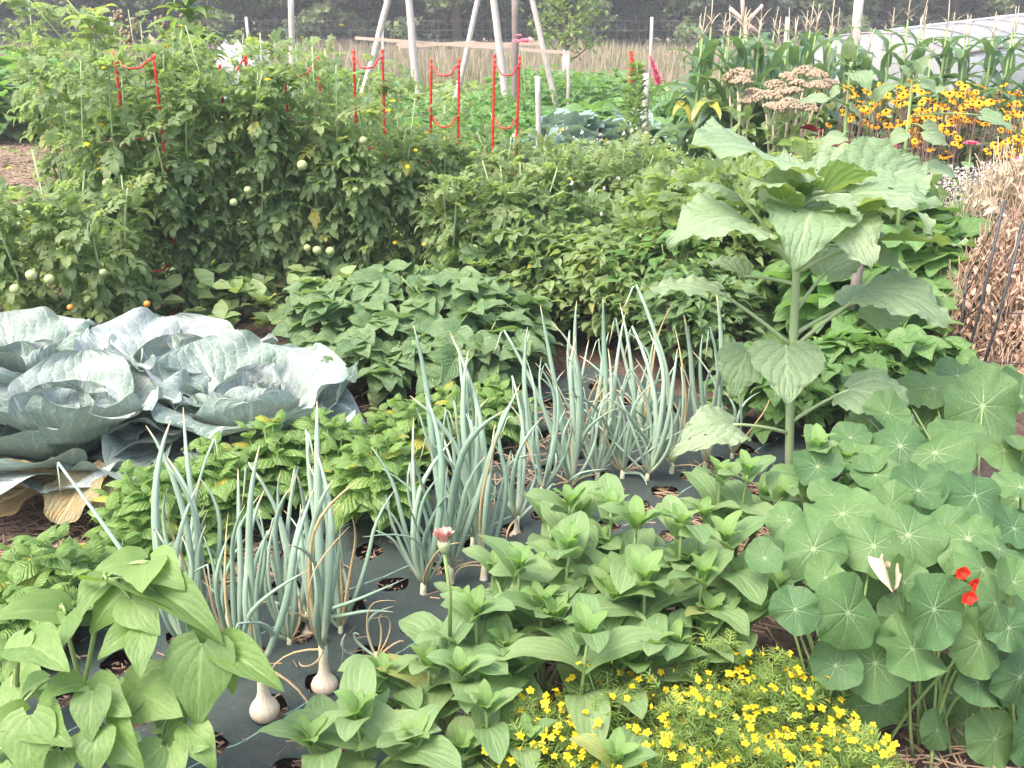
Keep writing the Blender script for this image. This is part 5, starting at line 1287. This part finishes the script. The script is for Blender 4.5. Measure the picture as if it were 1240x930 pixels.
# ================================================================ ZINNIAS
R.seed(71)
T_zin = [leaf_t(p_zin, .27, 9, 12, .18, c, .02, 2.5, seed=80 + i, twist=tw) for i, (c, tw) in enumerate([(.9, .2), (1.3, -.2), (.6, .1), (1.6, .3), (1.1, -.3)])]
def zinnia(label, px, py, h, r=.13, branches=3, L=.115, seed=0, bud=None, young=True):
    R.seed(700 + seed); top = G(px, py, h); b = A(top[0] + R.uniform(-.02, .02), top[1] + R.uniform(-.02, .02), 0)
    t = thing('zinnia_plant', label, 'zinnia', b, 'zinnia plants between the onions and the marigolds')
    sb = MB(); tips = [(top, b + A(0, 0, .02), 1.0)]
    for k in range(branches):
        a = k * 6.283 / branches + R.uniform(-.5, .5); e = b + A(math.cos(a) * r, math.sin(a) * r, h * R.uniform(.62, .9)); tips.append((e, b + A(0, 0, h * .22), .85))
    def one(p, d, L_, n, mi, wd=1.0):
        m_ = MB(); put(m_, R.choice(T_zin), p, p + d * L_, n, wd); m_.build('leaf', M['zinnia_young' if mi else 'zinnia'], t)
    for e, st, sc in tips:
        pts = bez(st, (st + e) / 2 + A((st[0] - e[0]) * .2, (st[1] - e[1]) * .2, .02), e, 7); tube(sb, pts, np.linspace(.006, .0035, 7), 6)
        aa = R.uniform(0, 3.14)
        if bud is None or e is not top:
            for k in range(4): a = aa + k * 1.57; one(e, unit(A(math.cos(a), math.sin(a), 1.1 + R.uniform(-.3, .5))), L * .5 * sc * R.uniform(.8, 1.1), A(-math.cos(a), -math.sin(a), .5), 1, .9)
        nodes = 3 if sc == 1.0 else 2
        for lv in range(nodes):
            p = e - (e - st) * (.05 + .2 * lv); aa += 1.57 + R.uniform(-.25, .25)
            for sg in (0, math.pi):
                d = unit(A(math.cos(aa + sg), math.sin(aa + sg), [.55, .2, -.05][lv] + R.uniform(-.15, .15))); one(p, d, L * [.85, 1.1, 1.15][lv] * sc * R.uniform(.85, 1.15), A(0, 0, 1) - d * .3 + rv(.12), 0, 1.0)
    sb.build('stem', M['stem'], t)
    return t, b, top
zl = [
 ('zinnia with one dusty pink opening bud on a bare tall stalk', 545, 770, .30, .13, 2, .115),
 ('zinnia in front of the rest with a pointed rosette beside the marigolds', 588, 858, .24, .08, 1, .10),
 ('zinnia at the bottom with broad dark leaves over the fabric', 432, 872, .24, .11, 2, .12),
 ('zinnia with a crisp star shaped rosette left of the yellow flowers', 712, 772, .33, .10, 1, .125),
 ('zinnia whose rosette overhangs the yellow marigolds', 770, 800, .24, .08, 1, .115),
 ('zinnia just right of the pink bud', 575, 745, .33, .12, 3, .105),
 ('zinnia at the right of the big onion clump', 628, 690, .36, .13, 3, .115),
 ('zinnia in the middle of the bed with large folded leaves', 690, 668, .38, .14, 3, .125),
 ('zinnia at the back of the bed in front of the upper onions', 690, 612, .38, .13, 3, .11),
 ('zinnia right of the back one, with many small tops', 740, 620, .40, .14, 3, .115),
 ('zinnia at the centre of the bed with a pale crown', 770, 640, .42, .14, 3, .125),
 ('zinnia in the right half of the bed, leaning towards the sunflower', 825, 640, .42, .14, 3, .125),
 ('zinnia nearest the sunflower base', 880, 655, .40, .13, 3, .125),
 ('zinnia in front of the sunflower base, beside the round leaves', 850, 700, .36, .13, 3, .12),
 ('zinnia with leaves hanging over the dark gap above the marigolds', 780, 705, .36, .13, 3, .125),
 ('small topped zinnia behind the sunflower stem on its left', 872, 578, .40, .12, 2, .11),
 ('zinnia left of the sunflower stem with a tall fresh top', 905, 575, .42, .11, 2, .11),
 ('zinnia behind the sunflower stem on its right', 990, 545, .44, .12, 2, .115),
 ('small zinnia right of the sunflower stem under its lower leaf', 1025, 560, .40, .12, 2, .1),
 ('zinnia left in the bed under the pink bud', 520, 810, .24, .11, 2, .105),
 ('low zinnia between the star shaped rosette and the middle of the bed', 655, 735, .30, .12, 3, .115),
 ('zinnia at the bottom edge inside the marigolds', 745, 925, .20, .08, 1, .105),
 ('small zinnia at the bottom edge left of the marigolds', 560, 910, .16, .10, 2, .10),
]
for k, (lb_, px, py, h, r, br, L) in enumerate(zl):
    t, b, top = zinnia(lb_, px, py, h, r, br, L * 1.22, k, bud=(k == 0) or None)
    if k == 0:
        e = P(538, 668, b[1] - .0); m_ = MB(); tube(m_, [top, (top + e) / 2 + A(.006, 0, 0), e], [.0045, .004, .004], 7)
        fo_ = m_.build('flower_stalk', M['stem'], t); m_ = MB()
        tube(m_, [e - A(0, 0, .004), e + A(0, 0, .006), e + A(0, 0, .018), e + A(0, 0, .026)], [.005, .011, .014, .013], 12); m_.build('flower_cup', M['stem_pale'], t); m_ = MB()
        for j in range(26):
            a = j * 2.4; q = .4 + .6 * (j / 26); d = unit(A(math.cos(a) * q * .55, math.sin(a) * q * .55, 1)); p = e + A(math.cos(a), math.sin(a), 0) * .010 * q + A(0, 0, .018); put(m_, T_zin[j % 5], p, p + d * .032, A(-math.cos(a), -math.sin(a), .3), .9)
        m_.build('flower', M['petal_dusty'], t)

# ================================================================ MARIGOLDS
R.seed(81)
T_mar = [compound([(T_ln[i % 4], A(0, f, 0), A(sg * .32, f + .22, R.uniform(-.1, .15)), A(0, 0, 1), .55) for f in (.1, .3, .5, .7) for sg in (-1, 1)] + [(T_ln[0], A(0, .0, 0), A(0, 1, .02), A(0, 0, 1), .25)]) for i in range(4)]
mf = MB()
for k in range(5):
    th = k * 1.2566; put(mf, leaf_t(p_obov, .42, 5, 5, .05, .5), A(math.cos(th), math.sin(th), .02) * .12, A(math.cos(th), math.sin(th), R.uniform(-.3, .2)), A(0, 0, 1), .85, 0)
for k in range(7): blob(mf, A(math.cos(k), math.sin(k), 0) * .13 + A(0, 0, .1), .085, 6, 4, 1)
MARI = mf.mesh('flower', [M['petal_yellow'], M['petal_orange']])
mbud = MB(); tube(mbud, [A(0, 0, -1.2), A(0, 0, -.4), A(0, 0, .4), A(0, 0, 1)], [.35, .55, .5, .1], 6); MBUD = mbud.mesh('bud', M['petal_yellow'])
def marigold(label, px, py, h, r, nf, seed, nfol=900):
    R.seed(800 + seed); g = G(px, py, h * .8); b = A(g[0], g[1], 0); t = thing('marigold_plant', label, 'marigold', b, 'small yellow marigold plants'); sb, fo_ = MB(), MB(); tips = []
    for k in range(60):
        a = k * 2.4; q = r * math.sqrt((k + .5) / 60); e = b + A(math.cos(a) * q, math.sin(a) * q, h * (1 - .5 * (q / r) ** 2) * R.uniform(.82, 1.08)); tube(sb, bez(b, b + (e - b) * A(.4, .4, .6), e, 5), [.004, .003, .0025, .002, .0015], 4, cap=False); tips.append(e)
    for k in range(nfol):
        e = R.choice(tips); p = b + (e - b) * R.uniform(.45, 1.0) + rv(.018); a = R.uniform(0, 6.28); d = unit(A(math.cos(a), math.sin(a), R.uniform(-.1, 1.3))); put(fo_, R.choice(T_mar), p, p + d * R.uniform(.028, .05), A(0, 0, 1) + rv(.5))
    sb.build('stem', M['stem'], t); fo_.build('foliage', M['mari'], t)
    for k in range(min(96, int(nf * 2.1))):
        e = R.choice(tips) + A(R.uniform(-.025, .025), R.uniform(-.025, .025), R.uniform(.004, .03))
        inst('flower', MARI, t, e - b, Matrix.Rotation(R.uniform(-.2, .7), 3, 'X') @ Matrix.Rotation(R.uniform(-.4, .4), 3, 'Y') @ Matrix.Rotation(R.uniform(0, 6), 3, 'Z'), R.uniform(.0068, .0108))
    for k in range(14):
        e = R.choice(tips) + rv(.02) + A(0, 0, .012); inst('bud', MBUD, t, e - b, Matrix.Rotation(R.uniform(-.4, .4), 3, 'X'), R.uniform(.004, .006))
for k, (lb_, px, py, h, r, nf) in enumerate([
    ('marigold plant at the bottom left of the patch, next to the pointed zinnia rosette', 650, 900, .23, .17, 40),
    ('marigold plant at the top left of the patch with few flowers', 745, 845, .25, .15, 22),
    ('almost flowerless marigold plant under the zinnias at the top of the patch', 850, 800, .27, .16, 9),
    ('marigold plant in the middle of the patch', 845, 875, .26, .17, 40),
    ('marigold plant at the right of the patch touching the round nasturtium leaves', 945, 840, .26, .16, 34),
    ('marigold plant in the bottom right corner of the patch', 1035, 925, .21, .13, 34),
    ('marigold plant at the bottom of the patch, left of the corner one', 930, 930, .22, .15, 34),
    ('marigold plant at the bottom edge in the middle of the patch', 790, 950, .21, .16, 34)]):
    marigold(lb_, px, py, h, r, nf, k)

# ================================================================ NASTURTIUMS
R.seed(91)
T_nas = [disc_t(6, 54, b, .05, w, seed=i) for i, (b, w) in enumerate([(.05, .05), (-.08, .07), (.22, .04), (.0, .085), (.14, .07), (-.18, .06), (.3, .05), (-.25, .07)])]
nb = [G(1010, 905), G(1110, 915), G(1225, 905), G(1080, 760), G(1195, 720)]
for i, v in enumerate(nb): v[2] = 0
npl = [thing('nasturtium_plant', l_, 'nasturtium', nb[i], 'nasturtium plants with round leaves') for i, l_ in enumerate(['nasturtium with the largest pale veined round leaves, right of the marigolds', 'nasturtium with low dark round leaves and bare stalks at the bottom right', 'nasturtium at the bottom right corner with red blooms under its leaves', 'nasturtium behind the front leaves, next to the sunflower base', 'nasturtium at the right edge reaching up to the brown dried vines'])]
def npos(px, py, back=0.0):
    if py < 740: p = G(px, py, .42 - back)
    else:
        p = P(px, py, 1.70 + (py - 740) * .0002 + back); 
        if p[2] < .02: p[2] = .02
    return p
def nleaf(px, py, dia, n, back=0.0, plant=None, T=None):
    c = npos(px, py, back); dist = np.linalg.norm(c - A(0, 0, CAM_H)); D = dia / FPX * dist
    if plant is None: plant = min(range(5), key=lambda i: np.linalg.norm((nb[i] - c) * A(1, 1, 0)))
    t = npl[plant]; mb = MB(); nn = unit(n); d = unit(np.cross(nn, rv() + A(.2, 1, 0)))
    T = R.choice(T_nas) if T is None else T_nas[T]
    put(mb, T, c, c + d * D, nn, 1.0)
    g = nb[plant] + A(R.uniform(-.08, .08), R.uniform(-.05, .08), 0); mid = (c + g) / 2 - nn * .05 * A(1, 1, 0); mid[2] = c[2] * .62
    tube(mb, bez(c - nn * .002, mid, g, 8), [.0028, .003, .003, .0032, .0034, .0036, .004, .004], 6, 1)
    mb.build('leaf', [M['nast'], M['stem']], t)
FC = (0, -.75, .75)
NL = [(985, 665, 92, (-.1, -.7, .7)), (1058, 661, 78, (.1, -.7, .7)), (926, 676, 48, (-.2, -.7, .7)), (963, 738, 66, (-.2, -.85, .5)), (1027, 742, 100, (.1, -.8, .6)), (1131, 738, 92, (.15, -.8, .6)),
 (1020, 622, 100, (0, -.35, .95)), (1095, 705, 70, (.3, -.6, .7)), (1190, 492, 92, (.1, -.75, .65)), (1112, 594, 62, (0, -.65, .8)), (1181, 600, 78, (.1, -.6, .8)), (1132, 548, 92, (-.2, -.5, .8)), (1080, 610, 60, (0, -.4, .9)),
 (1186, 778, 74, (.25, -.9, .4)), (1184, 827, 72, (.25, -.7, .7)), (1066, 852, 84, (.05, -.95, .3)), (1012, 806, 64, (-.2, -.7, .6)), (1060, 803, 84, (0, -.75, .6)), (1105, 786, 92, (.3, -.45, .8)), (1135, 884, 54, (.1, -.9, .4)), (1205, 895, 74, (.2, -.9, .4)),
 (1228, 640, 70, (.2, -.5, .8)), (1216, 545, 72, (.1, -.3, .95)), (1130, 470, 70, (0, -.2, .95)), (1228, 705, 66, (.2, -.7, .7)), (1172, 652, 84, (.1, -.3, .95)), (1100, 648, 84, (.1, -.5, .8)), (1042, 560, 66, (-.2, -.4, .9)), (990, 565, 56, (-.2, -.5, .8)), (1008, 600, 62, (0, -.3, .9)),
 (1222, 760, 60, (.3, -.85, .4)), (1236, 590, 66, (.1, -.4, .9)), (1145, 640, 64, (0, -.25, .97)), (1210, 665, 60, (.2, -.35, .9)), (1190, 690, 70, (.2, -.4, .9)), (1090, 470, 66, (-.1, -.2, 1)), (1236, 480, 66, (.1, -.5, .8)), (1160, 525, 70, (0, -.4, .9)), (1075, 500, 64, (-.1, -.3, .95)), (1090, 540, 70, (-.1, -.55, .8)),
 (1030, 530, 60, (-.1, -.3, .9)), (1160, 455, 60, (0, -.15, 1)), (1205, 445, 60, (.1, -.2, 1)), (1060, 575, 58, (0, -.3, .9)), (1240, 545, 60, (.1, -.3, .9)), (1235, 820, 70, (.3, -.8, .5)), (1246, 890, 70, (.3, -.8, .4)), (955, 630, 56, (-.2, -.3, .9)), (1150, 575, 56, (0, -.4, .9)), (1205, 730, 64, (.3, -.6, .7)), (1000, 700, 60, (-.1, -.6, .7))]
for px, py, dia, n in NL: nleaf(px, py, dia * R.uniform(.82, 1.0), A(*n) + rv(.3))
for k in range(30):
    px = R.uniform(930, 1260); py = R.uniform(470, 760) if px > 1030 else R.uniform(560, 740); nleaf(px, py, R.uniform(45, 72), A(R.uniform(-.3, .3), -.5, .9) + rv(.2), R.uniform(.07, .2))
for k in range(16): nleaf(R.uniform(990, 1260), R.uniform(760, 900), R.uniform(45, 70), A(R.uniform(-.3, .4), -.7, .6) + rv(.2), R.uniform(.06, .2))
# short stems at the base
for i in ():
    mb = MB()
    for k in range(8):
        a = R.uniform(2.6, 6.4); e = nb[i] + A(math.cos(a) * .3, math.sin(a) * .16 + .05, R.uniform(.02, .25)); tube(mb, bez(nb[i], nb[i] + (e - nb[i]) * .5 + A(0, 0, .1), e, 7), .0035, 5)
    mb.build('stem', M['stem'], npl[i])
# red blooms
for (px, py, pl_) in ((1137, 703, 2), (1164, 692, 2), (1180, 706, 2), (1172, 722, 2)):
    c = npos(px, py, -.025); mb = MB()
    for k in range(5):
        th = k * 1.256; d = unit(A(math.cos(th), -.45, math.sin(th))); put(mb, T_ov[k % 4], c, c + d * .02, A(0, -1, .2), 2.0)
    tube(mb, bez(c, c + A(0, .05, -.15), nb[pl_], 6), .0025, 5, 1); mb.build('flower', [M['petal_red'], M['stem']], npl[pl_])
# withered yellow leaf
c = npos(1062, 692); mb = MB(); put(mb, T_dry[1], c + A(0, 0, .03), npos(1082, 718), A(-.5, -.7, .5), .9); put(mb, T_dry[0], c + A(.01, 0, .01), npos(1080, 720), A(.5, -.7, .5), .8)
mb.build('leaf', M['straw'], npl[0], label='withered yellow leaf')

# ================================================================ FOREGROUND BEANS
R.seed(95)
T_bn = [leaf_t(p_heart, .47, 17, 21, f, c, .018, 2.2, .17, seed=30 + i, twist=tw, puck=.006) for i, (f, c, tw) in enumerate([(.08, .5, .15), (.25, .9, -.25), (-.08, .8, .3), (.4, .7, 0), (.15, 1.2, .1)])]
bb = [G(110, 935), G(20, 900), G(205, 960), G(-30, 980)]
for v in bb: v[2] = 0
bpl = [thing('bean_plant', l_, 'bean plant', bb[i], 'young bean plants in the foreground') for i, l_ in enumerate(['tall young bean plant left of the front onions with forked pale stems', 'young bean plant at the left edge with wide flat leaves', 'young bean plant at the bottom with one big heart shaped leaf facing us', 'young bean plant in the bottom left corner'])]
def bleaf(bx, by, tx, ty, Yb, Yt, w, n, T, plant, via=None):
    q, r_ = P(bx, by, Yb), P(tx, ty, Yt); mb = MB(); put(mb, T_bn[T], q, r_, A(*n), w)
    s_ = P(*via) if via else A(bb[plant][0], bb[plant][1], q[2] * .45)
    tube(mb, bez(s_, (s_ + q) / 2 + A(0, 0, .03), q, 7), np.linspace(.0036, .0028, 7), 6, 1); mb.build('leaf', [M['bean_young'], M['stem']], bpl[plant])
up = (0, -.6, .8)
S1, S2, S3 = (125, 705, 1.66), (183, 760, 1.68), (75, 740, 1.62)
for a in [
 (172, 680, 114, 690, 1.66, 1.62, 1.0, (0, -.5, .85), 0, 0, S1), (178, 682, 172, 718, 1.64, 1.56, 1.25, (0, -.85, .5), 0, 0, S1), (182, 680, 224, 715, 1.65, 1.6, 1.0, (.2, -.6, .75), 1, 0, S1),
 (132, 702, 95, 752, 1.66, 1.58, .9, (-.3, -.7, .6), 3, 0, S1), (130, 705, 270, 785, 1.64, 1.56, .62, (.1, .2, .95), 1, 0, S1), (185, 712, 272, 782, 1.62, 1.55, .55, (.3, -.4, .8), 3, 0, S1), (158, 725, 194, 770, 1.6, 1.54, 1.0, (.2, -.75, .6), 0, 0, S1),
 (150, 715, 110, 768, 1.62, 1.6, .8, (-.2, -.7, .6), 2, 0, S1), (165, 762, 118, 800, 1.58, 1.52, .9, (-.1, -.6, .75), 1, 0, S2), (172, 765, 170, 822, 1.55, 1.48, .8, (.1, -.8, .5), 0, 0, S2),
 (245, 780, 240, 880, 1.56, 1.50, 1.0, (.05, -.93, .3), 0, 2, None), (262, 788, 225, 755, 1.58, 1.62, .7, (0, -.3, .9), 3, 2, None), (270, 785, 345, 838, 1.58, 1.52, .6, (.3, -.6, .7), 3, 2, None), (268, 790, 282, 842, 1.57, 1.54, .7, (.6, -.6, .4), 1, 2, None),
 (75, 742, -18, 752, 1.62, 1.55, .8, (0, -.35, .9), 1, 1, S3), (78, 740, 15, 735, 1.64, 1.6, .8, (0, -.2, .95), 2, 1, S3), (80, 745, 60, 805, 1.6, 1.5, .9, (-.1, -.6, .75), 0, 1, S3), (30, 780, 85, 815, 1.5, 1.42, .8, (.1, -.35, .9), 1, 1, None), (20, 785, -25, 800, 1.5, 1.45, .9, (-.1, -.5, .85), 0, 1, None), (28, 770, 5, 825, 1.5, 1.45, .8, (-.3, -.7, .6), 2, 1, None),
 (100, 830, 45, 850, 1.5, 1.42, .9, (-.1, -.55, .8), 1, 0, None), (105, 835, 160, 868, 1.5, 1.44, .9, (.1, -.6, .75), 2, 0, None), (112, 838, 110, 900, 1.46, 1.4, 1.0, (0, -.85, .5), 0, 0, None),
 (160, 828, 212, 800, 1.6, 1.62, .9, (.1, -.5, .85), 0, 2, None), (165, 835, 140, 880, 1.55, 1.5, 1.0, (-.1, -.8, .55), 4, 2, None), (170, 838, 222, 868, 1.55, 1.48, 1.0, (.1, -.7, .65), 2, 2, None),
 (36, 868, 38, 948, 1.42, 1.36, 1.1, (-.05, -.85, .5), 0, 3, None), (30, 865, -25, 890, 1.45, 1.4, .9, (-.2, -.7, .65), 1, 3, None), (45, 866, 88, 905, 1.45, 1.38, .9, (.2, -.7, .65), 3, 3, None), (5, 860, 25, 822, 1.5, 1.56, .8, (0, -.4, .9), 2, 3, None),
 (120, 885, 115, 945, 1.42, 1.37, 1.0, (0, -.85, .5), 4, 0, None), (128, 880, 175, 930, 1.45, 1.4, .95, (.2, -.8, .5), 1, 0, None), (195, 905, 150, 950, 1.46, 1.4, 1.0, (-.1, -.8, .55), 2, 2, None), (200, 905, 255, 905, 1.5, 1.46, .9, (.1, -.5, .85), 1, 2, None), (205, 908, 215, 960, 1.46, 1.4, 1.0, (.1, -.85, .5), 0, 2, None), (205, 870, 245, 830, 1.55, 1.6, .9, (.1, -.45, .85), 3, 2, None), (230, 880, 262, 935, 1.5, 1.45, .8, (.3, -.7, .6), 4, 2, None), (75, 910, 70, 960, 1.42, 1.37, 1.0, (0, -.8, .55), 2, 3, None), (0, 925, -20, 970, 1.4, 1.36, 1.0, (-.1, -.8, .55), 1, 3, None)]:
    bleaf(*a)
for i, (pts) in ((0, [(100, 835, 1.64), (108, 800, 1.65), (118, 745, 1.66), (127, 700, 1.66), (128, 690, 1.66)]), (0, [(100, 835, 1.64), (88, 790, 1.64), (76, 745, 1.63)]), (0, [(180, 840, 1.66), (182, 770, 1.68), (190, 715, 1.66), (176, 682, 1.65)]), (1, [(20, 820, 1.52), (22, 790, 1.52), (30, 770, 1.52)]), (2, [(205, 905, 1.5), (240, 850, 1.56), (268, 788, 1.58)])):
    mb = MB(); pp = [bb[i]] + [P(*q) for q in pts]; tube(mb, pp, np.linspace(.006, .0038, len(pp)), 7); mb.build('stem', M['stem'], bpl[i])
# more, smaller bean leaves low in the foreground clump
R.seed(97)
for k in range(18):
    px, py = R.uniform(-20, 250), R.uniform(790, 945)
    if px > 190 and py < 840: continue
    Yb = G(px, py, R.uniform(.10, .24))[1]; a = R.uniform(0, 6.28); s_ = R.uniform(28, 52)
    bleaf(px, py, px + math.cos(a) * s_, py + abs(math.sin(a)) * s_ * .8 + 8, Yb, Yb - R.uniform(.0, .08), R.uniform(.85, 1.1), (R.uniform(-.4, .4), -.6, .8), R.randrange(5), min(range(4), key=lambda i: abs(bb[i][0] - G(px, py, .15)[0])))
